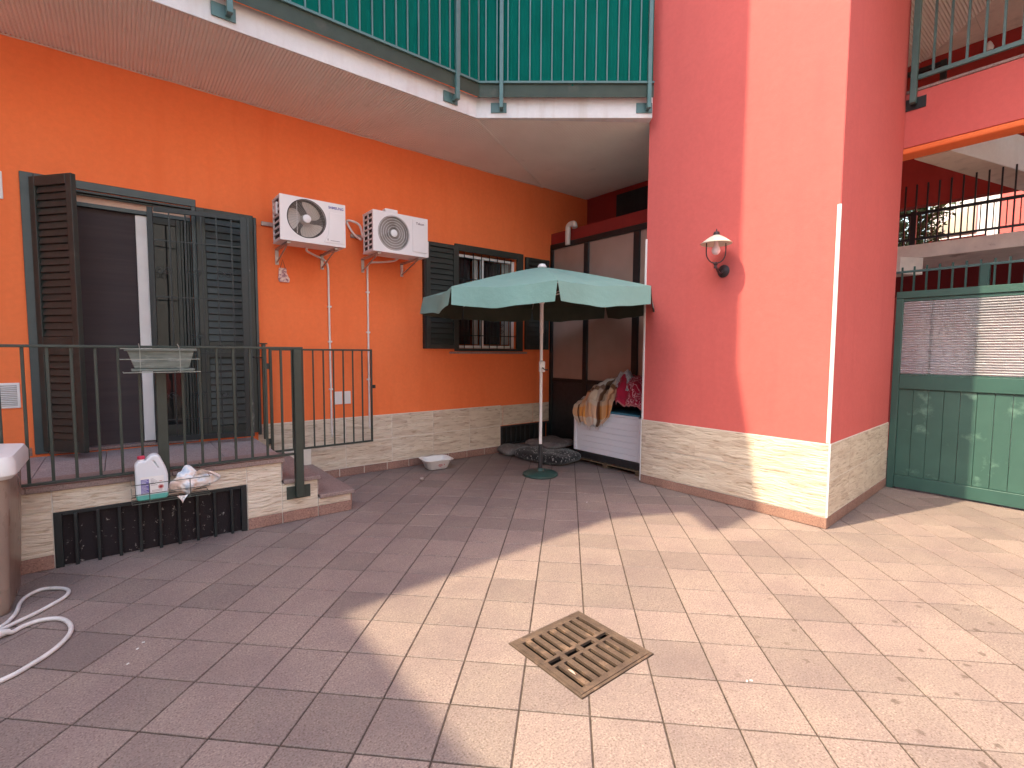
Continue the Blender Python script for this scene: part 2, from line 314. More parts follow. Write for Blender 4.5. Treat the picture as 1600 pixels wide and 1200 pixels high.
# ------------------------------------------------------------------ helpers
ORG = {}
class MB:
    def __init__(s): s.v = []; s.f = []; s.uv = None
    def add(s, vs, fs):
        n = len(s.v); s.v += [tuple(v) for v in vs]; s.f += [tuple(i+n for i in f) for f in fs]; return s
    def box(s, x0, y0, z0, x1, y1, z1):
        if x1 < x0: x0, x1 = x1, x0
        if y1 < y0: y0, y1 = y1, y0
        if z1 < z0: z0, z1 = z1, z0
        return s.add([(x0, y0, z0), (x1, y0, z0), (x1, y1, z0), (x0, y1, z0), (x0, y0, z1), (x1, y0, z1), (x1, y1, z1), (x0, y1, z1)],
              [(0, 3, 2, 1), (4, 5, 6, 7), (0, 1, 5, 4), (1, 2, 6, 5), (2, 3, 7, 6), (3, 0, 4, 7)])
    def obox(s, c, size, mat3=None, rz=0, rx=0, ry=0):
        m = mat3 or (Matrix.Rotation(rz, 3, 'Z') @ Matrix.Rotation(ry, 3, 'Y') @ Matrix.Rotation(rx, 3, 'X'))
        hx, hy, hz = (k/2 for k in size); c = Vector(c)
        vs = [c + m @ Vector(q) for q in ((-hx, -hy, -hz), (hx, -hy, -hz), (hx, hy, -hz), (-hx, hy, -hz), (-hx, -hy, hz), (hx, -hy, hz), (hx, hy, hz), (-hx, hy, hz))]
        return s.add(vs, [(0, 3, 2, 1), (4, 5, 6, 7), (0, 1, 5, 4), (1, 2, 6, 5), (2, 3, 7, 6), (3, 0, 4, 7)])
    def prism(s, poly, z0, z1):
        n = len(poly)
        return s.add([(x, y, z0) for x, y in poly] + [(x, y, z1) for x, y in poly],
              [tuple(range(n-1, -1, -1)), tuple(range(n, 2*n))] + [(i, (i+1) % n, n+(i+1) % n, n+i) for i in range(n)])
    def vprism(s, poly, y0, y1):              # polygon in x,z extruded along y
        n = len(poly)
        return s.add([(x, y0, z) for x, z in poly] + [(x, y1, z) for x, z in poly],
              [tuple(range(n)), tuple(range(2*n-1, n-1, -1))] + [((i+1) % n, i, n+i, n+(i+1) % n) for i in range(n)])
    def tube(s, pts, r, n=8, closed=False, cap=True):
        pts = [Vector(p) for p in pts]; rs = r if isinstance(r, (list, tuple)) else [r]*len(pts)
        rings = []; prev = None; N = len(pts)
        for i, p in enumerate(pts):
            if closed: d = pts[(i+1) % N]-pts[i-1]
            else: d = (pts[min(i+1, N-1)]-pts[max(i-1, 0)])
            d.normalize()
            if prev is None: a = Vector((0, 0, 1)) if abs(d.z) < .9 else Vector((1, 0, 0)); prev = (a - d*a.dot(d)).normalized()
            else: prev = (prev - d*prev.dot(d)).normalized()
            bb = d.cross(prev)
            rings.append([p + (prev*math.cos(2*math.pi*k/n) + bb*math.sin(2*math.pi*k/n))*rs[i] for k in range(n)])
        vs = [v for q in rings for v in q]; fs = []
        for i in range(N if closed else N-1):
            j = (i+1) % N
            for k in range(n): fs.append((i*n+k, i*n+(k+1) % n, j*n+(k+1) % n, j*n+k))
        if cap and not closed: fs.append(tuple(range(n-1, -1, -1))); fs.append(tuple(range((N-1)*n, N*n)))
        return s.add(vs, fs)
    def lathe(s, prof, c, n=24, axis='z', cap=True):
        vs = []; fs = []; c = Vector(c)
        for r, h in prof:
            for k in range(n):
                a = 2*math.pi*k/n; q = (r*math.cos(a), r*math.sin(a), h)
                if axis == 'y': q = (q[0], q[2], q[1])
                if axis == 'x': q = (q[2], q[0], q[1])
                vs.append(c+Vector(q))
        for i in range(len(prof)-1):
            for k in range(n): fs.append((i*n+k, i*n+(k+1) % n, (i+1)*n+(k+1) % n, (i+1)*n+k))
        if cap: fs.append(tuple(range(n-1, -1, -1))); fs.append(tuple(range((len(prof)-1)*n, len(prof)*n)))
        return s.add(vs, fs)
    def grid(s, nu, nv, fn, uvs=True):
        n = len(s.v)
        for j in range(nv+1):
            for i in range(nu+1): s.v.append(tuple(fn(i/nu, j/nv)))
        for j in range(nv):
            for i in range(nu): s.f.append((n+j*(nu+1)+i, n+j*(nu+1)+i+1, n+(j+1)*(nu+1)+i+1, n+(j+1)*(nu+1)+i))
        if uvs: s.uv = (nu, nv)
        return s
def mesh_of(name, mb, origin=(0, 0, 0), bevel=0, smooth=False, seg=1):
    me = bpy.data.meshes.new(name); o = Vector(origin)
    me.from_pydata([Vector(v)-o for v in mb.v], [], mb.f)
    uvd = None
    if mb.uv:
        nu, nv = mb.uv; lay = me.uv_layers.new(name='UVMap')
        for l in me.loops:
            i = l.vertex_index; lay.data[l.index].uv = ((i % (nu+1))/nu, (i//(nu+1))/nv)
    bm = bmesh.new(); bm.from_mesh(me)
    if not mb.uv: bmesh.ops.recalc_face_normals(bm, faces=bm.faces)
    if bevel:
        es = [e for e in bm.edges if len(e.link_faces) == 2 and e.calc_face_angle(0) > R(35)]
        bmesh.ops.bevel(bm, geom=es, offset=bevel, segments=seg, affect='EDGES', profile=.5, clamp_overlap=True)
    bm.to_mesh(me); bm.free()
    if smooth:
        for p in me.polygons: p.use_smooth = True
        try: me.set_sharp_from_angle(angle=R(40))
        except Exception: pass
    return me
def thing(name, label, cat, loc=(0, 0, 0), group=None, kind=None):
    o = bpy.data.objects.new(name, None); COL.objects.link(o); o.location = loc; o.empty_display_size = .1
    ORG[o.name] = Vector(loc)
    if label: o['label'] = label
    if cat: o['category'] = cat
    if group: o['group'] = group
    if kind: o['kind'] = kind
    return o
def part(name, mb, m, parent, bevel=0, smooth=False, label=None, kind=None, seg=1):
    og = ORG[parent.name] if parent else Vector((0, 0, 0))
    me = mesh_of(name, mb, og, bevel, smooth, seg) if isinstance(mb, MB) else mb
    if m and not me.materials: me.materials.append(M[m] if isinstance(m, str) else m)
    o = bpy.data.objects.new(name, me); COL.objects.link(o)
    if parent: o.parent = parent
    ORG[o.name] = og.copy()
    if label: o['label'] = label
    if kind: o['kind'] = kind
    return o
def inst(name, me, parent, loc, rz=0, ry=0, rx=0):   # a piece that shares its mesh; loc is a world point
    o = bpy.data.objects.new(name, me); COL.objects.link(o); o.parent = parent
    o.location = Vector(loc) - ORG[parent.name]; o.rotation_euler = (rx, ry, rz)
    ORG[o.name] = Vector(loc); return o
def single(name, mb, m, label, cat, bevel=0, smooth=False, group=None, kind=None, origin=(0, 0, 0)):
    me = mesh_of(name, mb, origin, bevel, smooth); me.materials.append(M[m] if isinstance(m, str) else m)
    o = bpy.data.objects.new(name, me); COL.objects.link(o); o.location = origin; ORG[o.name] = Vector(origin)
    if label: o['label'] = label
    if cat: o['category'] = cat
    if group: o['group'] = group
    if kind: o['kind'] = kind
    return o
def smoothpath(pts, k=6):
    pts = [Vector(p) for p in pts]; out = []
    for i in range(len(pts)-1):
        p0 = pts[max(i-1, 0)]; p1 = pts[i]; p2 = pts[i+1]; p3 = pts[min(i+2, len(pts)-1)]
        for j in range(k):
            t = j/k; out.append(.5*((2*p1)+(-p0+p2)*t+(2*p0-5*p1+4*p2-p3)*t*t+(-p0+3*p1-3*p2+p3)*t**3))
    out.append(pts[-1]); return out
def text_mesh(body, size, mtx, name='lettering', m='blue_text', depth=.0015, bold=0.0, sx=1):
    cu = bpy.data.curves.new(name, 'FONT'); cu.body = body; cu.size = size; cu.extrude = depth; cu.offset = bold; cu.align_x = 'CENTER'; cu.align_y = 'CENTER'
    cu.resolution_u = 3
    o = bpy.data.objects.new(name, cu); COL.objects.link(o); bpy.context.view_layer.update()
    dg = bpy.context.evaluated_depsgraph_get(); me = bpy.data.meshes.new_from_object(o.evaluated_get(dg))
    bpy.data.objects.remove(o); me.transform(mtx @ Matrix.Diagonal((sx, 1, 1, 1))); me.materials.clear(); me.materials.append(M[m]); me.name = name
    return me
def text(body, size, at, parent, facing='-y', m='blue_text', bold=0, sx=1, name='lettering'):
    at = Vector(at)-ORG[parent.name]
    rot = {'-y': Matrix.Rotation(R(90), 4, 'X'), '-x': Matrix.Rotation(R(-90), 4, 'Z') @ Matrix.Rotation(R(90), 4, 'X')}[facing]
    me = text_mesh(body, size, Matrix.Translation(at) @ rot, m=m, bold=bold, sx=sx)
    o = bpy.data.objects.new(name, me); COL.objects.link(o); o.parent = parent; ORG[o.name] = ORG[parent.name].copy(); return o

# ------------------------------------------------------------------ ground and floor
PX, PY0, PY1, PX1 = 4.67, 1.545, 3.45, 6.735      # pillar
WY = 5.78                                         # face of the orange wall
DX0, DX1, DY0, DY1 = 1.517, 2.03, 1.40, 1.912     # drain
g = MB()
for (a, b_, c_, d_) in ((-60, -60, DX0, 60), (DX1, -60, 60, 60), (DX0, -60, DX1, DY0), (DX0, DY1, DX1, 60)):
    g.add([(a, b_, -.03), (c_, b_, -.03), (c_, d_, -.03), (a, d_, -.03)], [(0, 1, 2, 3)])
# far ground out to the horizon
for (a, b_, c_, d_) in ((-900, -900, -60, 900), (60, -900, 900, 900), (-60, -900, 60, -60), (-60, 60, 60, 900)):
    g.add([(a, b_, -.03), (c_, b_, -.03), (c_, d_, -.03), (a, d_, -.03)], [(0, 1, 2, 3)])
single('ground', g, 'ground', None, None, kind='structure')
floor = thing('floor', None, None, kind='structure')
gb = MB()
for (a, b_, c_, d_) in ((-7, -8, DX0, 6), (DX1, -8, 11, 6), (DX0, -8, DX1, DY0), (DX0, DY1, DX1, 6)): gb.box(a, b_, -.028, c_, d_, -.0055)
part('grout_bed', gb, 'grout', floor)
PT = .295; U0 = 1.963; V0 = .703; GAP = .0040
q2 = 2**.5
def clip(poly, nx, ny, d, keep):     # keep side nx*x+ny*y<d (keep=1) or > (keep=-1)
    out = []
    for i in range(len(poly)):
        a = poly[i]; b = poly[(i+1) % len(poly)]; fa = (nx*a[0]+ny*a[1]-d)*keep; fb = (nx*b[0]+ny*b[1]-d)*keep
        if fa <= 0: out.append(a)
        if (fa < 0 < fb) or (fb < 0 < fa): t = fa/(fa-fb); out.append((a[0]+(b[0]-a[0])*t, a[1]+(b[1]-a[1])*t))
    return out if len(out) >= 3 else None
def proj_size(x, y):
    d = Vector((x, y, -1.5)); z = d.dot(ff)
    if z < .3: return -1, 0
    px = 800+769.2*d.dot(rr)/z; py = 600-769.2*d.dot(uu)/z
    vis = -60 < px < 1660 and py < 1290
    return (1/z**3 if vis else -1), px
tiles = []
for i in range(-45, 46):
    for j in range(-45, 46):
        u = U0+PT*(i+.5); v = V0+PT*(j+.5); x = (u+v)/q2; y = (u-v)/q2
        if not (-6.8 < x < 10.8 and -7.8 < y < 5.9): continue
        if x > PX+.25 and PY0+.25 < y < PY1 and x < PX1-.25: continue
        h = PT/2-GAP; c = [((u+a*h+v+b_*h)/q2, (u+a*h-v-b_*h)/q2) for a, b_ in ((-1, -1), (-1, 1), (1, 1), (1, -1))]
        polys = [c]
        m_ = .004
        if abs(x-(DX0+DX1)/2) < .5 and abs(y-(DY0+DY1)/2) < .5:
            polys = []; rest = c
            for nx, ny, d in ((1, 0, DX0-m_), (-1, 0, -DX1-m_), (0, 1, DY0-m_), (0, -1, -DY1-m_)):
                if rest is None: break
                a = clip(rest, nx, ny, d, 1)
                if a: polys.append(a)
                rest = clip(rest, nx, ny, d, -1)
            if not polys: continue
        s_, px = proj_size(x, y)
        hid = (x > 4.85 and y > 1.6 and x < 6.7) or y > WY+.2 or (x < 1.6 and y > 4.75) or x > 7.0
        tiles.append((s_ if not hid else -1, x, y, c, polys))
tiles.sort(key=lambda t: -t[0])
def tile_mesh(polys, cx, cy):
    mb = MB()
    for p in polys:
        n = len(p); mb.prism([(a-cx, b-cy) for a, b in p], -.012, -.0005)
        # eased edge
        k = len(mb.v)-n
        for q in range(n):
            X, Y_, Z = mb.v[k+q]; 
        top = [mb.v[k+q] for q in range(n)]
        c0 = (sum(t[0] for t in top)/n, sum(t[1] for t in top)/n)
        for q in range(n): mb.v[k+q] = (top[q][0], top[q][1], -.0022)
        ins = []
        for X, Y_, Z in top:
            dx, dy = c0[0]-X, c0[1]-Y_; L = math.hypot(dx, dy) or 1; ins.append((X+dx/L*.0035, Y_+dy/L*.0035, 0))
        mb.f = [f for f in mb.f if f != tuple(range(k, k+n))]
        b0 = len(mb.v); mb.v += ins; mb.f.append(tuple(range(b0, b0+n)))
        mb.f += [(k+q, k+(q+1) % n, b0+(q+1) % n, b0+q) for q in range(n)]
    return mesh_of('tile', mb)
full = None; rnd = random.Random(3)
rest_mb = MB(); cnt = 0
for s_, x, y, c, polys in tiles:
    if s_ > 0 and cnt < 300:
        cnt += 1
        if polys[0] is c:
            if full is None: full = tile_mesh([c], x, y); full.materials.append(M['tile'])
            me = full
        else:
            me = tile_mesh(polys, x, y); me.materials.append(M['tile'])
        o = inst('tile', me, floor, (x, y, rnd.uniform(-.0012, .0008)), rx=rnd.gauss(0, .0016), ry=rnd.gauss(0, .0016))
    else:
        zt = rnd.uniform(-.001, .0006)
        for p in polys: rest_mb.prism(p, -.012, zt)
part('outer_tiling', rest_mb, 'tile', floor, kind='stuff')

# ------------------------------------------------------------------ cladding helper
def clad_wall(parent, axis, face, a0, a1, joints, rows, th=.008, tag='cladding_tile', m='clad', gap=.008, out=-1):
    """axis 'x': a wall running along x, face at y=face looking to -y; axis 'y': running along y, face at x=face looking to -x"""
    js = [a0]+[j for j in joints if a0+.02 < j < a1-.02]+[a1]
    for (z0, z1) in rows:
        for p, q in zip(js, js[1:]):
            d = random.uniform(0, .0015)
            mb = MB()
            if axis == 'x': mb.box(p+gap/2, face+out*(th+d), z0+gap/2, q-gap/2, face, z1-gap/2)
            else: mb.box(face+out*(th+d), p+gap/2, z0+gap/2, face, q-gap/2, z1-gap/2)
            part(tag, mb, m, parent, bevel=.0012)
# ------------------------------------------------------------------ house with the orange wall
house = thing('house', 'orange rendered house wall with louvred green door and window shutters', 'house', (2, WY, 0))
hx0, hx1, hz1 = -7.0, 6.2, 8.3
holes = [(-.50, .60, .58, 2.88), (3.655, 4.69, 1.53, 2.87), (4.40, 5.36, .10, .39)]
xs = sorted({hx0, hx1} | {h[0] for h in holes} | {h[1] for h in holes}); zs = sorted({0, hz1, .70} | {h[2] for h in holes} | {h[3] for h in holes})
wm = MB()
for i in range(len(xs)-1):
    for j in range(len(zs)-1):
        cx, cz = (xs[i]+xs[i+1])/2, (zs[j]+zs[j+1])/2
        if any(h[0] < cx < h[1] and h[2] < cz < h[3] for h in holes): continue
        wm.box(xs[i], WY, zs[j], xs[i+1], WY+.28, zs[j+1])
def weld(mb):      # join touching boxes into one skin
    me = mesh_of('t', mb); bm = bmesh.new(); bm.from_mesh(me)
    bmesh.ops.remove_doubles(bm, verts=bm.verts, dist=1e-4)
    seen = {}
    for f in list(bm.faces):
        k = tuple(sorted(v.index for v in f.verts))
        seen.setdefault(k, []).append(f)
    kill = [f for fs in seen.values() if len(fs) > 1 for f in fs]
    bmesh.ops.delete(bm, geom=kill, context='FACES'); bmesh.ops.recalc_face_normals(bm, faces=bm.faces)
    bm.verts.index_update(); out = MB(); out.v = [tuple(v.co) for v in bm.verts]; out.f = [tuple(v.index for v in f.verts) for f in bm.faces]; bm.free(); return out
part('wall', weld(wm), 'orange', house)
rb = MB(); rb.box(hx0, WY+.28, 0, hx0+.2, 11, hz1); rb.box(hx1+1.8, WY+.28, 0, hx1+2.0, 11, hz1); rb.box(hx0, 11, 0, hx1+2.0, 11.2, hz1); rb.box(hx0, WY, hz1+.002, hx1+2.0, 11.2, hz1+.2)
rb.box(hx1+.002, WY+.1, 0, hx1+2.0, WY+.28, hz1)
part('outer_wall', rb, 'orange', house)
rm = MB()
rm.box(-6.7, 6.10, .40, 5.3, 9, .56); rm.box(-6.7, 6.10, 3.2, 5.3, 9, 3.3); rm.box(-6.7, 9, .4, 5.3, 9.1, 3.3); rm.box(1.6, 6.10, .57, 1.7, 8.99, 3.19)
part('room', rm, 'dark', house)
part('lower_wall_backing', MB().box(1.14, WY-.0045, .004, hx1-.003, WY-.0005, .699), 'joint', house) if False else None
J = [2.67+.59*k for k in range(-8, 6)]
# cladding on the wall: right of the landing
clad_wall(house, 'x', WY-.001, 1.135, 4.39, J, [(.40, .70)])
clad_wall(house, 'x', WY-.001, 1.675, 4.39, J, [(.10, .40)])
clad_wall(house, 'x', WY-.001, 4.39, 5.37, J, [(.395, .70)])
clad_wall(house, 'x', WY-.001, 1.68, 4.40, [1.7+.3*k for k in range(12)], [(.0, .10)], th=.010, tag='skirting_tile', m='skirt')
clad_wall(house, 'x', WY-.001, 4.40, 5.37, [4.7, 5.0, 5.3], [(.0, .10)], th=.010, tag='skirting_tile', m='skirt')
jb = MB(); jb.box(1.14, WY-.005, .004, 4.395, WY-.0012, .703); part('joint_backing', jb, 'joint', house)
# low dark grille at the right end
vp_ = part('vent_opening', MB().box(4.40, WY+.06, .10, 5.36, WY+.08, .39), 'dark', house)
barm = mesh_of('vent_bar', MB().box(-.008, -.008, 0, .008, .008, .29)); barm.materials.append(M['black'])
part('vent_frame', MB().box(4.40, WY-.02, .10, 4.425, WY+.01, .39).box(5.335, WY-.02, .10, 5.36, WY+.01, .39).box(4.425, WY-.02, .365, 5.335, WY+.01, .39).box(4.425, WY-.02, .10, 5.335, WY+.01, .12), 'black', house)
for k in range(9): inst('vent_bar', barm, house, (4.50+.093*k, WY-.008, .10))
# skirting and sill on the landing
clad_wall(house, 'x', WY-.001, .66, 1.13, [.9], [(.585, .68)], th=.008, tag='skirting_tile', m='orange')
clad_wall(house, 'x', WY-.001, -2.5, -.60, [-2.2, -1.9, -1.6, -1.3, -1.0, -.7], [(.585, .665)], th=.008, tag='skirting_tile', m='skirt')

# ---- louvred shutters
def louvre_leaf(parent, name, o, ang, w, z0, z1, pitch, mids=(), stile=.055, thick=.04, label=None, topr=.08, botr=.10, slat_m='shutter'):
    """o: hinge point (x,y); leaf runs from o in direction ang; front face is to the right-hand side (towards camera side)"""
    d = Vector((math.cos(ang), math.sin(ang), 0)); n = Vector((d.y, -d.x, 0)); o = Vector((o[0], o[1], 0)); flip = 1
    if n.y > 0: flip = -1
    m3 = Matrix((d, n, Vector((0, 0, 1)))).transposed()
    fr = MB()
    def b(a0, a1, zz0, zz1, t=thick, off=0): fr.obox(o+d*((a0+a1)/2)+n*off+Vector((0, 0, (zz0+zz1)/2)), (a1-a0, t, zz1-zz0), m3)
    b(0, stile, z0, z1); b(w-stile, w, z0, z1); b(stile, w-stile, z1-topr, z1); b(stile, w-stile, z0, z0+botr)
    spans = []; lo = z0+botr
    for mz0, mz1 in mids: b(stile, w-stile, mz0, mz1); spans.append((lo, mz0)); lo = mz1
    spans.append((lo, z1-topr))
    bkp = MB(); bkp.obox(o+d*(w/2)-n*flip*(thick*.5-.003)+Vector((0, 0, (z0+z1)/2)), (w-2*stile+.01, .004, z1-z0-.05), m3)
    back_panel = bkp
    f = part(name, fr, slat_m, parent, bevel=.003, label=label)
    part('shade_backing', back_panel, 'iron', f)  # dark sheet added behind the slats so their gaps read as shade
    sm = mesh_of('slat', MB().obox((0, 0, 0), (w-2*stile-.002, .009, pitch*.93), rx=R(-15*flip)), bevel=.0015); sm.materials.append(M[slat_m])
    for (a, c) in spans:
        k = max(1, round((c-a)/pitch)); pp = (c-a)/k
        for i in range(k):
            p = o+d*(w/2)+Vector((0, 0, a+pp*(i+.5)))
            s_ = inst('slat', sm, f, p, rz=ang)
    return f
# French door: casing, leaves, screen, glass
cs = MB(); cs.box(-.585, WY-.022, .60, -.50, WY+.02, 2.955); cs.box(-.50, WY-.022, 2.885, .64, WY+.02, 2.955); cs.box(.60, WY-.022, .60, .64, WY+.02, 2.885)
part('door_casing', cs, 'frame', house, bevel=.003)
hd = MB(); hd.box(-.50, WY+.03, 2.845, .60, WY+.05, 2.86); hd.box(-.50, WY+.05, 2.755, .60, WY+.10, 2.79); part('door_head_rail', hd, 'frame', house, bevel=.002)
part('door_head_shade', MB().box(-.499, WY-.01, 2.862, .599, WY+.078, 2.879), 'iron', house)  # dark strip added in place of the shade in the head gap
part('door_lintel', MB().box(-.499, WY+.08, 2.79, .599, WY+.26, 2.879), 'lintel', house)
L1 = louvre_leaf(house, 'door_shutter', (-.515, 5.755), math.atan2(5.405-5.755, -.235+.515), .448, .63, 2.915, .0585, mids=((1.45, 1.60),), stile=.06, label='door shutter standing half open on the left')
lev = MB(); a1 = math.atan2(-.35, .28); d1 = Vector((math.cos(a1), math.sin(a1), 0)); n1 = Vector((d1.y, -d1.x, 0)); hp = Vector((-.515, 5.755, 1.53))+d1*.42
lev.obox(hp-n1*.0+Vector((.012, -.012, .02)), (.014, .02, .12), rz=a1); part('shutter_bolt', lev, 'bracket', L1, bevel=.002)
L2 = louvre_leaf(house, 'door_shutter', (1.135, 5.745), math.pi, .50, .63, 2.88, .066, mids=((1.42, 1.58),), stile=.075, label='door shutter folded flat against the orange wall')
L2c = part('shutter_stop_casing', MB().box(1.14, WY-.05, .60, 1.165, WY-.002, 2.865), 'frame', house, bevel=.002)
# fixed jamb profiles between glass and folded leaf
jm = MB()
for k, (xa, xb, yf) in enumerate(((.515, .535, .05), (.54, .56, .03), (.565, .585, .045), (.587, .60, .02))): jm.box(xa, WY+yf, .62, xb, WY+yf+.05, 2.75)
part('door_jamb', jm, 'shutter', house, bevel=.002)
part('roller_screen', MB().box(-.50, WY+.10, .60, .165, WY+.105, 2.755), 'blind', house)
part('screen_side_strip', MB().box(.167, WY+.08, .62, .255, WY+.12, 2.75), 'white', house, bevel=.004)
gd = MB(); gd.box(.257, WY+.06, .62, .30, WY+.11, 2.754); gd.box(.478, WY+.06, .62, .514, WY+.11, 2.754); gd.box(.30, WY+.06, 2.69, .478, WY+.11, 2.754); gd.box(.30, WY+.06, .62, .478, WY+.11, .76)
gdo = part('glass_door', gd, 'shutter', house, bevel=.003)
part('pane', MB().box(.30, WY+.08, .76, .478, WY+.088, 2.69), 'glass', gdo)
part('door_threshold', MB().box(-.50, WY-.005, .585, .60, WY+.25, .612), 'granite', house, bevel=.004)
# ironwork door grille standing in front of the glass door
grl = part('door_grille', (lambda mb: (mb.obox((.27, 5.685, 1.715), (.045, .02, 2.18), rz=math.atan2(-.155, .74)), mb.obox((1.01, 5.53, 1.715), (.06, .02, 2.18), rz=math.atan2(-.155, .74)),
      mb.obox((.64, 5.6075, 2.79), (.70, .02, .045), rz=math.atan2(-.155, .74)), mb.obox((.64, 5.6075, .65), (.70, .02, .05), rz=math.atan2(-.155, .74)), mb)[-1])(MB()), 'iron', house, bevel=.002)
part('lock_edge', MB().obox((1.049, 5.522, 1.715), (.014, .035, 2.18), rz=math.atan2(-.155, .74)), 'peel', grl)
ga = math.atan2(-.155, .74); gD = Vector((.74, -.155, 0)).normalized(); gO = Vector((.27, 5.685, 0))
vb = mesh_of('bar', MB().box(-.006, -.006, .67, .006, .006, 2.77)); vb.materials.append(M['iron'])
for k in range(1, 6): inst('bar', vb, grl, gO+gD*(.02+.126*k), rz=ga)
hb = mesh_of('crossbar', MB().box(0, -.008, -.006, .735, -.0, .006)); hb.materials.append(M['iron'])
for z in (2.51, 1.99, 1.46, 1.28, .83): inst('crossbar', hb, grl, gO+gD*.01+Vector((0, 0, z)), rz=ga)
def scroll(cx, cz, r, flip=1, turns=1.35):
    pts = []
    for i in range(26):
        a = i/25*turns*2*math.pi; q = r*(1-.72*i/25); pts.append((cx+flip*q*math.cos(a), -.012, cz+q*math.sin(a)))
    return pts
sc = MB()
for (cx, cz) in ((.09, 2.23), (.33, 2.23), (.58, 2.23), (.33, 1.62), (.45, 1.50), (.56, 1.52), (.09, 1.06), (.33, 1.06), (.58, 1.06)):
    for fl in (-1, 1): sc.tube([gO+gD*(cx+p[0]-cx+fl*.032)+Vector((0, p[1], p[2])) for p in scroll(cx, cz, .036, fl)], .004, 5)
part('scrollwork', sc, 'iron', grl, smooth=True)

# ---- window on the right of the house
wc = MB(); wc.box(3.60, WY-.03, 1.50, 3.66, WY+.02, 2.95); wc.box(4.69, WY-.03, 1.50, 4.80, WY+.02, 2.95); wc.box(3.66, WY-.03, 2.865, 4.69, WY+.02, 2.95); wc.box(3.66, WY-.03, 1.50, 4.69, WY+.02, 1.535)
win = part('window', wc, 'shutter', house, bevel=.003)
wf = MB(); wf.box(3.665, WY+.05, 2.80, 4.685, WY+.10, 2.835); wf.box(3.665, WY+.05, 1.54, 3.70, WY+.10, 2.80); wf.box(4.63, WY+.05, 1.54, 4.685, WY+.10, 2.80); wf.box(3.70, WY+.05, 1.54, 4.63, WY+.10, 1.58)
wf.box(4.085, WY+.05, 1.58, 4.125, WY+.10, 2.80)
part('frame', wf, 'white', win, bevel=.003)
part('pane', MB().box(3.70, WY+.07, 1.58, 4.085, WY+.074, 2.80), 'wglass', win); part('pane', MB().box(4.125, WY+.07, 1.58, 4.63, WY+.074, 2.80), 'wglass', win)
def curt(x0, x1, y):
    mb = MB(); n = 24
    mb.grid(n, 1, lambda u, v: (x0+(x1-x0)*u, y+.018*math.sin(u*(x1-x0)*95), 1.6+1.2*v)); return mb
part('curtain', curt(3.985, 4.08, WY+.13), 'curtain', win, smooth=True); part('curtain', curt(4.505, 4.63, WY+.13), 'curtain', win, smooth=True)
part('sheer_curtain', curt(3.70, 3.98, WY+.17), 'blind', win, smooth=True); part('sheer_curtain', curt(4.13, 4.50, WY+.17), 'blind', win, smooth=True)
wbm = mesh_of('bar', MB().box(-.0045, -.0045, 1.54, .0045, .0045, 2.86)); wbm.materials.append(M['iron'])
for x in (3.78, 3.93, 4.07, 4.21, 4.35, 4.48, 4.60): inst('bar', wbm, win, (x, WY+.025, 0))
whb = mesh_of('crossbar', MB().box(3.662, -.005, -.006, 4.688, .005, .006)); whb.materials.append(M['iron'])
for z in (1.72, 2.10, 2.50): inst('crossbar', whb, win, (0, WY+.015, z))
s3 = MB()
for cx in (4.42,):
    for cz in (1.78, 1.87): s3.tube([(cx+p[0]-cx, WY+.01, p[2]) for p in scroll(cx, cz, .035, 1)], .004, 5)
s3.tube([(4.30+p[0]-4.30, WY+.01, p[2]) for p in scroll(4.30, 2.15, .03, 1)], .004, 5); part('scrollwork', s3, 'iron', win, smooth=True)
part('sill', MB().box(3.52, WY-.06, 1.465, 4.86, WY+.04, 1.492), 'granite', win, bevel=.003)
louvre_leaf(house, 'window_shutter', (3.62, 5.745), math.pi, .475, 1.53, 2.915, .070, stile=.06, topr=.05, botr=.06, label='left window shutter folded open against the wall')
louvre_leaf(house, 'window_shutter', (5.31, 5.745), math.pi, .475, 1.53, 2.915, .070, stile=.06, topr=.05, botr=.06, label='right window shutter partly behind the parasol')
part('shutter_edge_strip', MB().box(3.115, WY-.05, 1.53, 3.143, WY-.003, 2.915), 'iron', house)

# ------------------------------------------------------------------ landing with steps
land = thing('landing', 'low entrance landing clad in beige split-stone tiles with two granite steps', 'landing', (0, 5.1, 0))
LY = 4.50
core = MB(); core.box(-3.5, LY+.01, 0, -.39, WY-.012, .535); core.box(-.39, LY+.11, 0, .79, WY-.012, .535); core.box(-.39, LY+.01, .385, .79, LY+.11, .535); core.box(.79, LY+.01, 0, 1.06, WY-.012, .535)
core.box(1.06, LY+.01, 0, 1.36, WY-.012, .345); core.box(1.36, LY+.01, 0, 1.66, WY-.012, .165)
part('core', core, 'joint', land)
F = LY+.009
clad_wall(land, 'x', F, -3.5, -.39, [-3.35, -2.75, -2.16, -1.57, -.98], [(.10, .40), (.40, .54)])
clad_wall(land, 'x', F, -.39, .79, [.20], [(.385, .54)])
clad_wall(land, 'x', F, .79, 1.06, [], [(.10, .40), (.40, .54)])
clad_wall(land, 'x', F, 1.06, 1.36, [], [(.10, .345)]); clad_wall(land, 'x', F, 1.36, 1.66, [], [(.10, .165)])
clad_wall(land, 'x', F, -3.5, -.39, [-.39-.3*k for k in range(1, 11)], [(0, .10)], th=.011, tag='skirting_tile', m='skirt')
clad_wall(land, 'x', F, .79, 1.66, [1.06, 1.36], [(0, .10)], th=.011, tag='skirting_tile', m='skirt')
for (x, z0, z1, mm) in ((1.06, .38, .535, 'granite'), (1.36, .20, .345, 'granite'), (1.66, .0, .165, 'skirt')):
    part('riser', MB().box(x, LY+.012, z0, x+.012, WY-.014, z1), mm, land, bevel=.001)
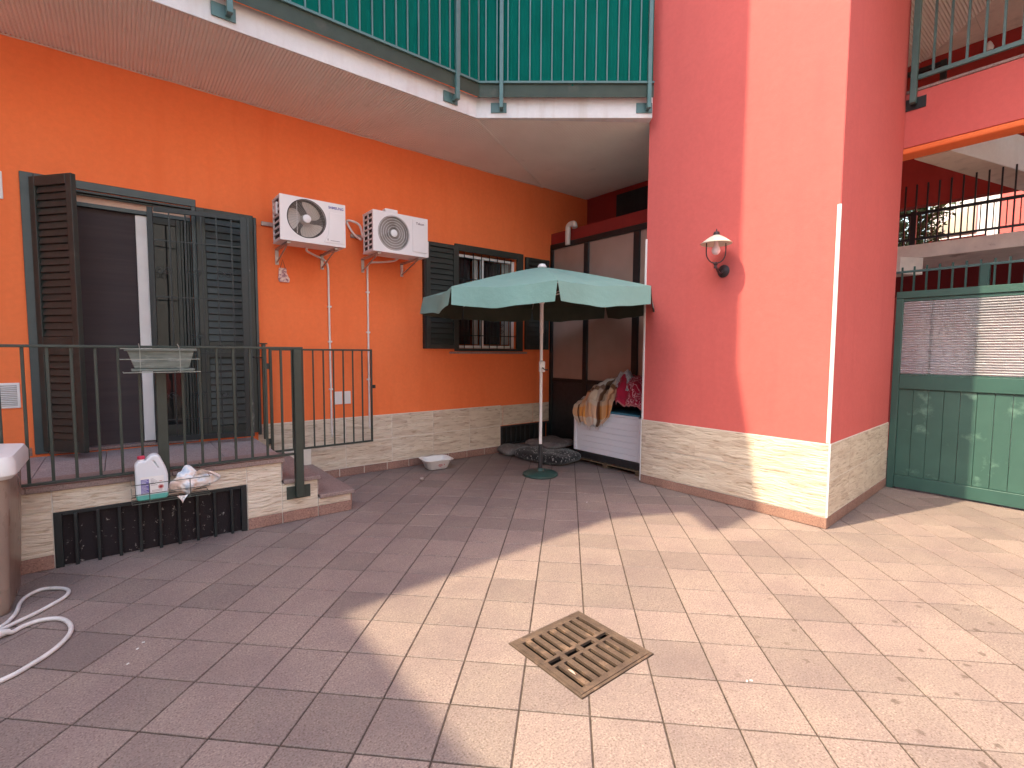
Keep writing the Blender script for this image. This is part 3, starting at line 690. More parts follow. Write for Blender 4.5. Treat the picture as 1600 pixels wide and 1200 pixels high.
# slabs on top
nose = .022
for k in range(4):
    x1 = 1.085-.8*k if k else 1.085; x0 = 1.085-.8*(k+1)
    part('edge_slab', MB().box(max(-3.5, x0)+.001, LY-nose, .54, x1-.001, LY+.30, .58), 'granite', land, bevel=.004)
for i in range(11):
    for j in range(3):
        x1 = 1.085-.40*i; part('landing_tile', MB().box(x1-.398, LY+.302+.32*j, .54, x1-.002, min(LY+.302+.32*(j+1)-.003, WY-.012), .578), 'landing', land, bevel=.001)
for x0, x1, z in ((1.06, 1.385, .38), (1.36, 1.69, .20)):
    part('step_slab', MB().box(x0+.013, LY-nose, z-.034, x1, WY-.0125, z), 'granite', land, bevel=.004)
# black vent panel under the landing
vp2 = part('vent_panel', MB().box(-.388, LY+.045, .0, .788, LY+.05, .385), 'ventpanel', land)
part('vent_frame', MB().box(-.388, LY+.0, .0, -.345, LY+.04, .385).box(.745, LY+.0, .0, .788, LY+.04, .385).box(-.345, LY+.0, .36, .745, LY+.04, .385), 'iron', vp2, bevel=.002)
vbm = mesh_of('bar', MB().box(-.010, -.014, .0, .010, .014, .365), bevel=.002); vbm.materials.append(M['iron'])
for k in range(9): inst('bar', vbm, vp2, (-.275+.119*k, LY+.008, 0))

# ------------------------------------------------------------------ landing railing
rail = thing('landing_railing', 'dark green metal railing along the front edge of the entrance landing', 'railing', (0, 4.48, .58))
RY = 4.475
part('handrail', MB().box(-3.4, RY-.022, 1.508, 1.245, RY+.022, 1.527), 'rail', rail, bevel=.003)
part('bottom_rail', MB().box(-3.4, RY-.016, .594, 1.16, RY+.016, .612), 'rail', rail, bevel=.002)
bm_ = mesh_of('bar', MB().box(-.0085, -.0085, .612, .0085, .0085, 1.508), bevel=.001); bm_.materials.append(M['rail'])
bx = [-.49-.117*k for k in range(23, -1, -1)]+[-.372, -.252, -.127, -.005, .112]+[.372, .485, .60, .715, .835, .95, 1.07]
for x in bx:
    if abs(x-.24) > .06: inst('bar', bm_, rail, (x, RY, 0))
part('post', MB().box(.205, RY-.035, .46, .27, RY+.03, 1.508), 'rail', rail, bevel=.003)
pr = part('post', MB().box(1.16, RY-.05, .225, 1.225, RY+.012, 1.508), 'rail', rail, bevel=.003)
part('fixing_plate', MB().box(1.095, LY-.018, .205, 1.29, LY-.007, .315), 'rail', pr, bevel=.002)
part('fixing_arm', MB().box(1.17, RY-.04, .235, 1.215, LY-.018, .285), 'rail', pr)
# open gate leaf along the wall
gt = thing('stair_gate', 'small barred green gate leaf swung open flat against the orange wall', 'gate', (1.23, 5.65, .4))
GY = 5.65
gf = MB(); gf.box(1.235, GY-.012, 1.495, 2.365, GY+.012, 1.515); gf.box(1.235, GY-.012, .405, 2.365, GY+.012, .425); gf.box(1.235, GY-.012, .425, 1.262, GY+.012, 1.495); gf.box(2.345, GY-.012, .425, 2.365, GY+.012, 1.495)
part('gate_frame', gf, 'rail', gt, bevel=.002)
gb_ = mesh_of('bar', MB().box(-.007, -.007, .425, .007, .007, 1.495)); gb_.materials.append(M['rail'])
for k in range(1, 10): inst('bar', gb_, gt, (1.235+.112*k, GY, 0))
part('latch', MB().box(2.365, GY-.02, 1.05, 2.40, GY+.01, 1.09), 'iron', gt, bevel=.003)
gp = thing('gate_post', 'slim green gate post with latch rod beside the folded door shutter', 'gate post', (1.19, 5.66, .58))
part('post', MB().box(1.17, 5.64, .56, 1.205, 5.675, 1.56), 'rail', gp, bevel=.002)
part('post_cap', MB().box(1.155, 5.63, 1.56, 1.22, 5.685, 1.572), 'iron', gp, bevel=.002)
part('hinge', MB().box(1.205, 5.65, 1.30, 1.235, 5.67, 1.36).box(1.205, 5.65, .50, 1.235, 5.67, .56), 'iron', gp, bevel=.002)
part('latch_rod', MB().tube([(1.17, 5.64, 1.42), (1.10, 5.60, 1.42), (1.085, 5.59, 1.425)], .006, 6).lathe([(.012, -.01), (.012, .01)], (1.08, 5.585, 1.425), 8), 'iron', gp)

# ------------------------------------------------------------------ pillar
pil = thing('pillar', 'broad salmon-pink tower block with stone-tiled base beside the green gate', 'building', (5.7, 2.4, 0))
part('wall', MB().prism([(PX, PY0), (PX1, PY0+.112), (PX1, PY1), (PX, PY1)], 0, 9.5), 'salmon', pil, bevel=.006)
PJ = [3.39, 2.78, 2.17]
clad_wall(pil, 'y', PX-.001, PY0-.012, PY1+.002, PJ, [(.10, .415), (.415, .73)])
clad_wall(pil, 'y', PX-.001, PY0-.014, PY1+.002, [3.15, 2.85, 2.55, 2.24, 1.94, 1.64], [(0, .10)], th=.011, tag='skirting_tile', m='skirt')
SKA = math.atan2(.112, PX1-PX); SKM = Matrix.Rotation(SKA, 3, 'Z')
def skew_tiles(js, rows, th, tag, m):
    for z0, z1 in rows:
        for p, q in zip(js, js[1:]):
            part(tag, MB().obox(Vector((PX, PY0, 0))+SKM @ Vector(((p+q)/2-PX, -th/2-.001, (z0+z1)/2)), (q-p-.007, th, z1-z0-.007), rz=SKA), m, pil, bevel=.0012)
skew_tiles([PX-.002, 5.27, 5.87, 6.47, PX1+.002], [(.10, .415), (.415, .73)], .008, 'cladding_tile', 'clad')
skew_tiles([PX-.008, 4.97, 5.27, 5.57, 5.87, 6.17, 6.47, PX1+.002], [(0, .10)], .011, 'skirting_tile', 'skirt')
part('joint_backing', MB().box(PX-.005, PY0-.005, .004, PX-.0012, PY1, .732).obox(Vector((PX, PY0, 0))+SKM @ Vector(((PX1-PX)/2, -.003, .368)), (PX1-PX-.004, .004, .728), rz=SKA), 'joint', pil)
part('corner_strip', MB().box(PX-.016, PY0-.016, .10, PX-.002, PY0-.002, .735), 'white', pil, bevel=.002)
part('corner_strip', MB().box(PX-.012, PY0-.008, .738, PX+.002, PY0+.022, 2.72), 'white', pil, bevel=.002)
part('corner_strip', MB().box(PX-.012, PY1-.016, .738, PX+.0, PY1+.006, 2.76), 'white', pil, bevel=.002)
part('corner_strip', MB().box(PX-.014, PY1+.004, .02, PX+.0, PY1+.012, .735), 'white', pil, bevel=.002)

# ------------------------------------------------------------------ porch partition at the right end of the orange wall
por = thing('porch_partition', 'dark green framed partition of brown frosted panes in the porch corner', 'partition', (5.4, 4.6, 0))
XP = 5.385
def ybar(y0, y1, z0, z1, t=.03): return MB().box(XP-t, y0, z0, XP+.03, y1, z1)
for (y0, y1) in ((5.70, 5.765), (4.96, 5.05), (4.065, 4.165), (3.46, 3.50)): part('post', ybar(y0, y1, 0, 3.085), 'iron', por, bevel=.004)
part('head_rail', ybar(3.46, 5.765, 3.087, 3.165), 'iron', por, bevel=.004)
for (y0, y1) in ((5.05, 5.70), (4.165, 4.96), (3.50, 4.065)):
    part('pane', MB().box(XP-.004, y0, 1.09, XP+.004, y1, 3.087), 'frost', por)
    part('lower_panel', MB().box(XP-.012, y0, .06, XP+.01, y1, 1.03), 'black', por, bevel=.004)
    part('mid_rail', MB().box(XP-.025, y0, 1.032, XP+.02, y1, 1.088), 'iron', por, bevel=.003)
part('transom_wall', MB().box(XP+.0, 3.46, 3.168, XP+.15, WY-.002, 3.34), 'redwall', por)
part('rear_wall', MB().box(6.199, 3.452, 0, 6.3, WY+.1, 4.24), 'redwall', por); part('rear_shade_panel', MB().box(6.18, 3.46, 3.35, 6.198, 5.15, 3.95), 'dark', por)  # dark panel in front of the rear wall paints the recess shade
pv = MB(); pv.tube(smoothpath([(XP-.05, 5.36, 3.10), (XP-.05, 5.36, 3.30), (XP-.05, 5.35, 3.37), (XP-.05, 5.30, 3.395), (XP-.05, 5.235, 3.39), (XP-.05, 5.215, 3.33)]), .040, 12)
single('vent_pipe', pv, 'pipe', 'white plastic elbow pipe rising above the dark porch partition', 'pipe', smooth=True)

# ------------------------------------------------------------------ balcony over the orange wall
bal = thing('balcony', 'white-edged balcony slab with ribbed underside above the orange wall', 'balcony', (2, 5, 4.02))
BP = [(-7.0, 4.57), (3.127, 4.57), (4.60, 3.37)]
part('slab', MB().prism([(-7, 4.573), (3.126, 4.573), (4.598, 3.374), (4.668, 3.452), (6.198, 3.452), (6.198, WY-.002), (-7, WY-.002)], 4.03, 4.24), 'whitewall', bal)
fz = MB(); fz.prism([(-7, 4.553), (3.12, 4.553), (4.59, 3.353), (4.66, 3.44), (3.15, 4.572), (-7, 4.572)], 4.018, 4.238); part('fascia', fz, 'whitewall', bal, bevel=.003)
# ribbed underside: real ribs, two sheets with a seam
def ribs(poly_y, x0, x1, pitch=.028, depth=.009, z=4.029):
    mb = MB(); n = int((x1-x0)/pitch)
    for i in range(n):
        xa = x0+i*pitch; xb = xa+pitch*.5; xc = xa+pitch*.5; 
        y0 = poly_y((xa+xb)/2)
        y1 = WY-.004 if (xa+xb)/2 < PX+.7 else WY
        if y0 >= WY-.05: continue
        mb.add([(xa, y0, z), (xa+pitch*.2, y0, z-depth), (xa+pitch*.62, y0, z-depth), (xa+pitch*.82, y0, z), (xa, y1, z), (xa+pitch*.2, y1, z-depth), (xa+pitch*.62, y1, z-depth), (xa+pitch*.82, y1, z), (xa+pitch, y0, z), (xa+pitch, y1, z)],
               [(0, 1, 5, 4), (1, 2, 6, 5), (2, 3, 7, 6), (3, 8, 9, 7)])
    return mb
def edge(x): return 4.575 if x < 3.127 else (4.575-(x-3.127)*1.2/1.473 if x < 4.6 else 3.47)
part('ribbed_soffit', ribs(edge, -4.0, 6.18), 'soffit', bal, kind='stuff')
part('flat_soffit', MB().box(-7, 4.575, 4.020, -4.0, WY-.004, 4.029), 'soffit', bal)
sb = MB()
sv = Vector((5.5-3.127, WY-4.57)); sb.obox(((3.127+5.2)/2, (4.57+WY)/2-.0, 4.017), (math.hypot(2.07, 1.21), .02, .006), rz=math.atan2(1.21, 2.07)); part('soffit_seam', sb, 'soffit', bal)
cr = MB(); cr.tube([(-4+.18*i, WY-.006+.004*math.sin(i*1.7), 4.016+.003*math.sin(i*2.3)) for i in range(52)], .008, 5); part('sealant_bead', cr, 'lintel', bal)

# railing with green screen
br = thing('balcony_railing', 'blue-green balcony railing backed with dark green screening cloth', 'railing', (2, 4.5, 4.24))
A0 = Vector((3.10, 4.47, 0)); B0 = Vector((4.535, 3.30, 0)); BD = (B0-A0).normalized(); BN = Vector((BD.y, -BD.x, 0)); ba = math.atan2(BD.y, BD.x)
if BN.y > 0: BN = -BN
bars = mesh_of('bar', MB().box(-.0065, -.0065, 4.36, .0065, .0065, 5.38)); bars.materials.append(M['rail2'])
part('bottom_rail', MB().box(-4, 4.455, 4.335, 3.095, 4.485, 4.358), 'rail2', br, bevel=.002)
part('bottom_rail', MB().obox((A0+B0)/2+Vector((0, 0, 4.3465)), ((B0-A0).length, .03, .023), rz=ba), 'rail2', br, bevel=.002)
part('handrail', MB().box(-4, 4.45, 5.38, 3.12, 4.49, 5.41), 'rail2', br, bevel=.003)
part('handrail', MB().obox((A0+B0)/2+Vector((0, 0, 5.395)), ((B0-A0).length, .04, .03), rz=ba), 'rail2', br, bevel=.003)
x = 3.09
while x > -3.9:
    inst('bar', bars, br, (x, 4.47, 0)); x -= .1175
s_ = .07; LB = (B0-A0).length
while s_ < LB-.03:
    inst('bar', bars, br, A0+BD*s_, rz=ba); s_ += .1165
def bpost(c, rz, tag='post'):
    n = Matrix.Rotation(rz, 3, 'Z') @ Vector((0, -1, 0))
    p = part('post', MB().obox(Vector(c)+n*.01+Vector((0, 0, 4.745)), (.042, .042, 1.33), rz=rz), 'rail2', br, bevel=.003)
    q = Vector(c)-n*.072
    part('fixing_plate', MB().obox(q+Vector((-.03*math.cos(rz), -.03*math.sin(rz), 4.12)), (.17, .01, .105), rz=rz), 'rail2', p, bevel=.002)
    part('fixing_arm', MB().obox(Vector(c)-n*.035+Vector((0, 0, 4.115)), (.035, .07, .05), rz=rz), 'rail2', p)
    return p
for x in (-3.3, -1.25, .765, 2.82): bpost((x, 4.47, 0), 0)
for s_ in (.235, 1.80): bpost(A0+BD*s_, ba)
rc = random.Random(5)
ph = [rc.uniform(0, 6) for _ in range(8)]
def clothf(p0, d, n, L, z0, z1, nb):
    def f(u, v):
        s = u*L; bulge = -.012*abs(math.sin(math.pi*s/.1175))**.8-.004*math.sin(s*3.1+ph[0]+v*1.3)
        sag = -.03*math.sin(s*1.7+ph[1])**2*(1-v) if v < .05 else 0
        q = p0+d*s-n*(.022+bulge*.9+.004*math.sin(v*9+s*5))
        return (q.x, q.y, z0+(z1-z0)*v+sag)
    return f
part('screen_cloth', MB().grid(560, 14, clothf(Vector((-4, 4.47, 0)), Vector((1, 0, 0)), Vector((0, -1, 0)), 7.115, 4.315, 5.40, 60)), 'cloth', br, smooth=True)
part('screen_cloth', MB().grid(160, 14, clothf(A0-BD*.01, BD, BN, LB, 4.315, 5.40, 16)), 'cloth', br, smooth=True)
part('lower_strip', MB().box(-4, 4.476, 4.200, 3.112, 4.482, 4.334), 'olive_strip', br)  # dark olive strip below the bottom rail
part('lower_strip', MB().obox((A0+B0)/2-BN*.009+Vector((0, 0, 4.267)), ((B0-A0).length, .006, .134), rz=ba), 'olive_strip', br)
# ------------------------------------------------------------------ added shadow casters and bounce building out of the frame
SS = 8.5/math.tan(SUN_EL)
def up(x, y): return (x-SS*.962, y+SS*.273)
rf = thing('shadow_slab', 'unseen roof slab added high above the balcony to cast the yard shadow', 'roof', (0, 6, 8.3))
poly = [up(.98, 2.72), up(3.45, 2.84), up(4.26, 2.49), up(3.96, 2.07), up(5.58, 2.105), up(9.3, 1.052), (up(9.3, 1)[0], 5.7), (up(.98, 2)[0], 5.7)]  # added unseen caster; outline follows the yard shadow back up the sunbeams
part('slab', MB().prism(poly, 8.3, 8.5), 'whitewall', rf)
part('parapet', MB().box(-4.5, 5.0, 8.504, 7.9, 5.3, 9.3), 'salmon', rf)
wing = thing('shade_wing', 'tall unseen white wing added left of the yard to shade it', 'building', (-8, 2, 0))
part('wall', MB().box(-12, -7.5, 0, up(.98, 0)[0], 11, 8.48), 'whiteplain', wing)  # added block: its edge casts the left shadow, white finish bounces light
opp = thing('bounce_building', 'long unseen white block added behind the camera to bounce sunlight', 'building', (3, -10, 0))
OA = math.atan2(.5, .87); OM = Matrix.Rotation(OA, 3, 'Z'); OC = Vector((3.5, -7.0, 0))  # unseen reflector, turned to the sun to brighten the orange wall
def opb(x0, x1, y0, y1, z0, z1): return MB().obox(OC+OM @ Vector(((x0+x1)/2, (y0+y1)/2, (z0+z1)/2)), (x1-x0, y1-y0, z1-z0), rz=OA)
part('wall', opb(-12, 3.6, -4, 0, 1.0, 9.0), 'whiteplain', opp); part('plinth', opb(-12.02, 3.62, -4.02, .02, 0, .997), 'salmon', opp)
for k in range(4):
    for z in (1.6, 4.8):
        wq = part('window', opb(-9.2+3.6*k, -8.1+3.6*k, .002, .05, z, z+1.4), 'shutter', opp); part('pane', opb(-9.1+3.6*k, -8.2+3.6*k, .052, .06, z+.1, z+1.3), 'glass', wq)

# ------------------------------------------------------------------ right-hand walkway structure
wk = thing('walkway_building', 'salmon raised walkway block with a deep beam above the green gate', 'building', (8, 1, 0))
part('beam', MB().box(6.745, -5, 3.72, 6.98, 3.4, 4.285), 'salmon', wk, bevel=.004)
part('beam_lower_edge', MB().box(6.740, -5, 3.655, 6.985, 3.4, 3.717), 'orange', wk, bevel=.02, seg=2)
part('beam_cap', MB().box(6.735, -5, 4.288, 7.0, 3.4, 4.315), 'granite', wk, bevel=.003)
part('floor_slab', MB().box(6.99, -5, 4.05, 7.12, 3.4, 4.25), 'whitewall', wk)
part('landing_flight', MB().prism([(6.99, 1.31), (9.58, .60), (9.58, .975), (7.0, 1.62)], 3.655, 4.045), 'cream', wk, bevel=.004)
part('landing_flight_face', MB().prism([(6.99, 1.296), (9.58, .586), (9.58, .598), (6.99, 1.308)], 3.655, 4.045), 'whiteplain', wk)
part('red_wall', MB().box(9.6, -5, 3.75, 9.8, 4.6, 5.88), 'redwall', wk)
part('ceiling', MB().box(4.60, -5, 5.882, 11, 1.5, 6.1).box(6.8, 1.503, 5.882, 11, 4.6, 6.1), 'cream', wk)
cr2 = MB()
for i in range(84):
    y = .2+.035*i
    x0 = 6.9; x1 = min(9.59, 8.73+(y-1.38)/.925)
    if x1 < x0+.1: continue
    cr2.add([(x0, y, 5.878), (x0, y+.01, 5.866), (x0, y+.022, 5.866), (x0, y+.03, 5.878), (x1, y, 5.878), (x1, y+.01, 5.866), (x1, y+.022, 5.866), (x1, y+.03, 5.878)], [(0, 1, 5, 4), (1, 2, 6, 5), (2, 3, 7, 6)])
part('ribbed_ceiling', cr2, 'soffit_up', wk, kind='stuff')
part('bulkhead_lamp', MB().lathe([(.0, .0), (.045, .0), (.05, .05), (.03, .10), (.012, .13)], (9.56, 1.45, 5.68), 12), 'white', wk, smooth=True)
part('walkway_slab', MB().box(8.0, -5, 2.715, 9.1, 4.2, 2.89), 'concrete', wk, bevel=.006)
part('walkway_haunch', MB().prism([(7.7, 1.86), (8.0, 1.70), (8.0, 2.9), (7.7, 2.9)], 2.50, 2.71), 'concrete', wk)
part('rear_wall', MB().box(11, -5, 0, 11.2, 5, 3.3), 'shaded_red', wk)
part('door_post', MB().box(9.28, 1.84, 4.26, 9.34, 1.91, 5.66), 'iron', wk); part('door_head', MB().box(9.28, 1.915, 5.59, 9.34, 2.8, 5.65), 'iron', wk)
# railing on the beam
r2 = thing('upper_railing', 'blue-green metal railing on the salmon beam above the green gate', 'railing', (6.7, 1, 4.3))
part('bottom_rail', MB().box(6.685, -4, 4.385, 6.715, 1.555, 4.43), 'rail2', r2, bevel=.003); part('handrail', MB().box(6.68, -4, 5.36, 6.72, 1.585, 5.40), 'rail2', r2, bevel=.003)
b2 = mesh_of('bar', MB().box(-.010, -.010, 4.43, .010, .010, 5.36)); b2.materials.append(M['rail2'])
for k in range(40): inst('bar', b2, r2, (6.70, 1.435-.13*k, 0))
for y in (1.585, -1.2):
    p2 = part('post', MB().box(6.655, y-.027, 4.15, 6.715, y+.027, 5.50), 'rail2', r2, bevel=.004); part('fixing_plate', MB().box(6.732, y-.10, 4.10, 6.742, y+.10, 4.22), 'iron', p2, bevel=.002)
# thin railing on the walkway
r3 = thing('walkway_railing', 'dark railing with tall thin bars on the grey concrete walkway', 'railing', (8.05, 1, 2.9))
part('handrail', MB().box(8.04, -5, 3.27, 8.07, 4, 3.305), 'iron', r3); part('bottom_rail', MB().box(8.04, -5, 2.955, 8.07, 4, 2.98), 'iron', r3)
tb = mesh_of('tall_bar', MB().box(-.008, -.008, 2.89, .008, .008, 3.655)); tb.materials.append(M['iron'])
sb_ = mesh_of('short_bar', MB().box(-.005, -.005, 2.98, .005, .005, 3.27)); sb_.materials.append(M['iron'])
for k in range(34): inst('tall_bar', tb, r3, (8.055, 2.04-.112*k, 0)); inst('short_bar', sb_, r3, (8.055, 1.984-.112*k, 0))
part('post', MB().box(8.03, 1.80, 2.89, 8.08, 1.86, 3.32), 'iron', r3)
# rear fence behind the gate
r4 = thing('rear_fence', 'pale green barred fence standing behind the top of the green gate', 'fence', (7.6, 0, 0))
part('top_rail', MB().box(7.59, -5, 2.49, 7.62, 3, 2.515), 'rail2', r4); part('bottom_rail', MB().box(7.59, -5, .15, 7.62, 3, .18), 'rail2', r4)
fb = mesh_of('bar', MB().box(-.009, -.009, .02, .009, .009, 2.56)); fb.materials.append(M['gatef'])
for k in range(52): inst('bar', fb, r4, (7.605, 2.4-.118*k, 0))
part('post', MB().box(7.56, 1.02, 0, 7.64, 1.10, 2.50), 'gatef', r4, bevel=.004)
# distant houses and tree behind the walkway
fh = thing('far_house', 'sunlit white and salmon house glimpsed through the thin walkway railing', 'building', (14, 1, 0))
part('wall', MB().box(14, -6, 0, 17, 1.80, 6.0), 'salmon', fh)
part('white_wall', MB().box(14.0, 1.803, 0, 17, 2.9, 4.85), 'whitewall', fh)
wq = part('garage_door', MB().box(13.96, 1.86, 3.9, 13.995, 2.35, 4.7), 'acwhite', fh)
for k in range(4): part('door_slat', MB().box(13.945, 1.88+.12*k, 3.92, 13.958, 1.985+.12*k, 4.68), 'acwhite', wq)
part('stair_wall', (lambda m: m.add([(13, 2.0, 3.85), (13, 2.75, 3.85), (13, 2.75, 3.95), (13, 2.0, 4.42), (13.2, 2.0, 3.85), (13.2, 2.75, 3.85), (13.2, 2.75, 3.95), (13.2, 2.0, 4.42)], [(0, 1, 2, 3), (7, 6, 5, 4), (0, 4, 5, 1), (1, 5, 6, 2), (2, 6, 7, 3), (3, 7, 4, 0)]))(MB()), 'cream', fh)
part('red_lower_wall', MB().box(13.3, 1.9, 0, 13.5, 3.0, 3.84), 'redwall', fh)
tree = thing('tree', 'small leafy tree seen beyond the walkway railing beside the tower', 'tree', (12.3, 2.75, 0))
tk = MB(); tk.tube(smoothpath([(12.3, 2.85, 0), (12.32, 2.83, 1.5), (12.28, 2.8, 2.8), (12.35, 2.78, 4.6)]), [.09-.0035*i for i in range(19)], 8)
for a in range(7): tk.tube(smoothpath([(12.3, 2.8, 2.7+.2*a), (12.3+.25*math.cos(a*2.2), 2.8+.25*math.sin(a*2.2), 3.1+.2*a), (12.3+.5*math.cos(a*2.2), 2.8+.5*math.sin(a*2.2), 3.35+.2*a)], 3), .02, 5)
part('trunk', tk, 'bark', tree)
lf = MB(); rt = random.Random(11)
for _ in range(2600):
    a = rt.uniform(0, 6.28); e = rt.uniform(-1, 1); q = rt.uniform(.35, 1)**.6*(.75+.25*math.sin(a*3)+.15*math.sin(e*7))
    c = Vector((12.3+q*.8*math.cos(a)*math.sqrt(1-e*e), 2.8+q*.62*math.sin(a)*math.sqrt(1-e*e), 4.1+q*.95*e))
    d = Vector((rt.gauss(0, 1), rt.gauss(0, 1), rt.gauss(0, .6))).normalized()*.055; n = d.cross(Vector((rt.gauss(0, 1), rt.gauss(0, 1), rt.gauss(0, 1)))).normalized()*.022
    lf.add([c-d, c+n, c+d, c-n], [(0, 1, 2, 3)])
part('crown', lf, 'leaf', tree)

# ------------------------------------------------------------------ green gate
gate = thing('sliding_gate', 'weathered green metal gate with translucent ribbed upper panel', 'gate', (6.75, 0, 0))
GX = 6.75
def gb2(y0, y1, z0, z1, t0=-.03, t1=.03): return MB().box(GX+t0, y0, z0, GX+t1, y1, z1)
part('top_rail', gb2(-4, 1.64, 2.10, 2.175), 'gatef', gate, bevel=.004); part('top_bead', gb2(-4, 1.575, 2.065, 2.098, -.015, .015), 'gatef', gate, bevel=.003)
part('stile', gb2(1.575, 1.64, .0, 2.098), 'gatef', gate, bevel=.004)
part('mid_rail', gb2(-4, 1.573, 1.115, 1.265), 'gatef', gate, bevel=.004); part('bottom_rail', gb2(-4, 1.573, .02, .155, -.035, .03), 'gatef', gate, bevel=.004)
part('glazing_bead', gb2(-4, 1.573, 1.267, 1.28, -.02, .02), 'gatef', gate)
y = 1.573; k = 0
while y > -3.9:
    wdt = .128; part('board', MB().box(GX-.012+random.uniform(0, .003), y-wdt+.003, .157, GX+.012, y, 1.113), 'gate', gate, bevel=.0025); y -= wdt; k += 1
    if y < -1.2: break
part('board_field', MB().box(GX-.01, -4, .157, GX+.012, y-.003, 1.113), 'gate', gate)
sheet = MB(); nz = 30
for i in range(nz):
    z0 = 1.282+(2.063-1.282)*i/nz; z1 = 1.282+(2.063-1.282)*(i+1)/nz; zm = (z0+z1)/2
    sheet.add([(GX-.004, -4, z0), (GX-.004, 1.573, z0), (GX-.018, 1.573, zm), (GX-.018, -4, zm), (GX-.004, 1.573, z1), (GX-.004, -4, z1)], [(0, 1, 2, 3), (3, 2, 4, 5)])
part('ribbed_sheet', sheet, 'poly', gate)
for yy in (1.33, .97, .62, .25): part('sheet_batten', MB().box(GX+.006, yy-.012, 1.282, GX+.02, yy+.012, 2.063), 'gatef', gate)
# things that show blurred through the sheet
gs = thing('side_gatehouse', 'low salmon wall with white door just behind the green gate', 'wall', (9, 1, 0))
part('wall', MB().box(9.3, 1.86, 0, 9.5, 3.2, 2.35), 'salmon', gs); part('white_panel', MB().box(9.25, -2.5, 0, 9.45, 1.855, 2.3), 'whiteplain', gs)

# ------------------------------------------------------------------ drain grate
dr = thing('drain_grate', 'rusty square slotted drain grate set into the sunlit floor tiles', 'drain grate', ((DX0+DX1)/2, (DY0+DY1)/2, 0))
fr = MB(); t_ = .014
fr.box(DX0, DY0, -.02, DX1, DY0+t_, .003); fr.box(DX0, DY1-t_, -.02, DX1, DY1, .003); fr.box(DX0, DY0+t_, -.02, DX0+t_, DY1-t_, .003); fr.box(DX1-t_, DY0+t_, -.02, DX1, DY1-t_, .003)
part('frame', fr, 'rust', dr, bevel=.0015)
pitw = MB(); 
pitw.box(DX0-.01, DY0-.01, -.45, DX0, DY1+.01, -.021).box(DX1, DY0-.01, -.45, DX1+.01, DY1+.01, -.021).box(DX0, DY0-.01, -.45, DX1, DY0, -.021).box(DX0, DY1, -.45, DX1, DY1+.01, -.021).box(DX0, DY0, -.46, DX1, DY1, -.45)
part('pit', pitw, 'dark', dr)
x0, x1, y0, y1 = DX0+t_+.002, DX1-t_-.002, DY0+t_+.002, DY1-t_-.002
pm = MB(); ym = (y0+y1)/2; e = .030; zt = .004
pm.box(x0, y0, -.012, x1, y0+e, zt); pm.box(x0, y1-e, -.012, x1, y1, zt); pm.box(x0, ym+.016, -.012, x1, ym+.034, zt); pm.box(x0, ym-.034, -.012, x1, ym-.016, zt)
part('plate_edge', pm, 'rust', dr, bevel=.001)
n = 8; sw = .024; pw = ((x1-x0)-n*sw)/(n+1)
ribm = mesh_of('rib', MB().box(-pw/2, 0, -.012, pw/2, (ym-.034)-(y0+e), zt-.0003), bevel=.001); ribm.materials.append(M['rust'])
for yy in (y0+e, ym+.034):
    for i in range(n+1): inst('rib', ribm, dr, (x0+pw/2+i*(pw+sw), yy, 0))
cmr = MB()
for i in range(5): cmr.box(x0+i*(x1-x0-.03)/4, ym-.016, -.012, x0+i*(x1-x0-.03)/4+.03, ym+.016, zt-.0003)
part('centre_bridge', cmr, 'rust', dr, bevel=.001)
stm = MB()
for i in range(n+1):
    xx = x0+pw/2+i*(pw+sw)
    for yy in [y0+.012+.034*j for j in range(15)]:
        if abs(yy-ym) < .02: continue
        stm.lathe([(.0032, zt-.001), (.0022, zt+.0013)], (xx, yy, 0), 6)
part('studs', stm, 'rust', dr, kind='stuff')
lfm = MB(); lfm.grid(2, 4, lambda u, v: (1.60+.012*(u-.5)*math.sin(math.pi*min(max(v, .05), .95)), 1.52+.05*v, .008+.004*math.sin(v*3)))
single('dry_leaf', lfm, 'lintel', 'tiny dry pale leaf lying on the rusty drain grate', 'leaf')

# ------------------------------------------------------------------ wall lantern
ln = thing('wall_lantern', 'cream enamel farmhouse lantern with bare bulb on the salmon tower', 'wall lamp', (PX, 2.53, 2.30))
lx, ly, lz = PX-.185, 2.515, 2.545
part('mount', MB().lathe([(.058, 0), (.062, -.008), (.05, -.018), (.03, -.024), (.02, -.03)], (PX, 2.53, 2.295), 20, axis='x'), 'brown_iron', ln, smooth=True)
am = MB(); am.tube(smoothpath([(PX-.02, 2.53, 2.295), (PX-.07, 2.53, 2.27), (PX-.12, 2.525, 2.285), (lx, ly, 2.33)]), .011, 8); am.tube([(PX-.05, 2.53, 2.27), (PX-.09, 2.53, 2.315), (PX-.13, 2.52, 2.30)], .007, 6)
am.lathe([(.0, 2.30), (.016, 2.305), (.012, 2.33), (.022, 2.345), (.014, 2.36), (.0, 2.365)], (lx, ly, 0), 12)
part('arm', am, 'brown_iron', ln, smooth=True)
stp = MB()
def uarm(sg, ang):
    d = Vector((math.cos(ang), math.sin(ang), 0))*sg
    return smoothpath([Vector((lx, ly, 2.352))]+[Vector((lx, ly, 0))+d*r_+Vector((0, 0, z_)) for r_, z_ in ((.045, 2.362), (.080, 2.40), (.092, 2.45), (.092, 2.54))], 5)
AV = R(-38.6)
for sg in (1, -1): stp.tube(uarm(sg, AV), .006, 7)
part('stirrup', stp, 'brown_iron', ln, smooth=True)
part('shade', MB().lathe([(.140, 2.530), (.143, 2.536), (.125, 2.549), (.088, 2.578), (.055, 2.600), (.026, 2.614), (.022, 2.612), (.052, 2.595), (.085, 2.572), (.122, 2.544), (.140, 2.530)], (lx, ly, 0), 36, cap=False), 'enamel', ln, smooth=True)
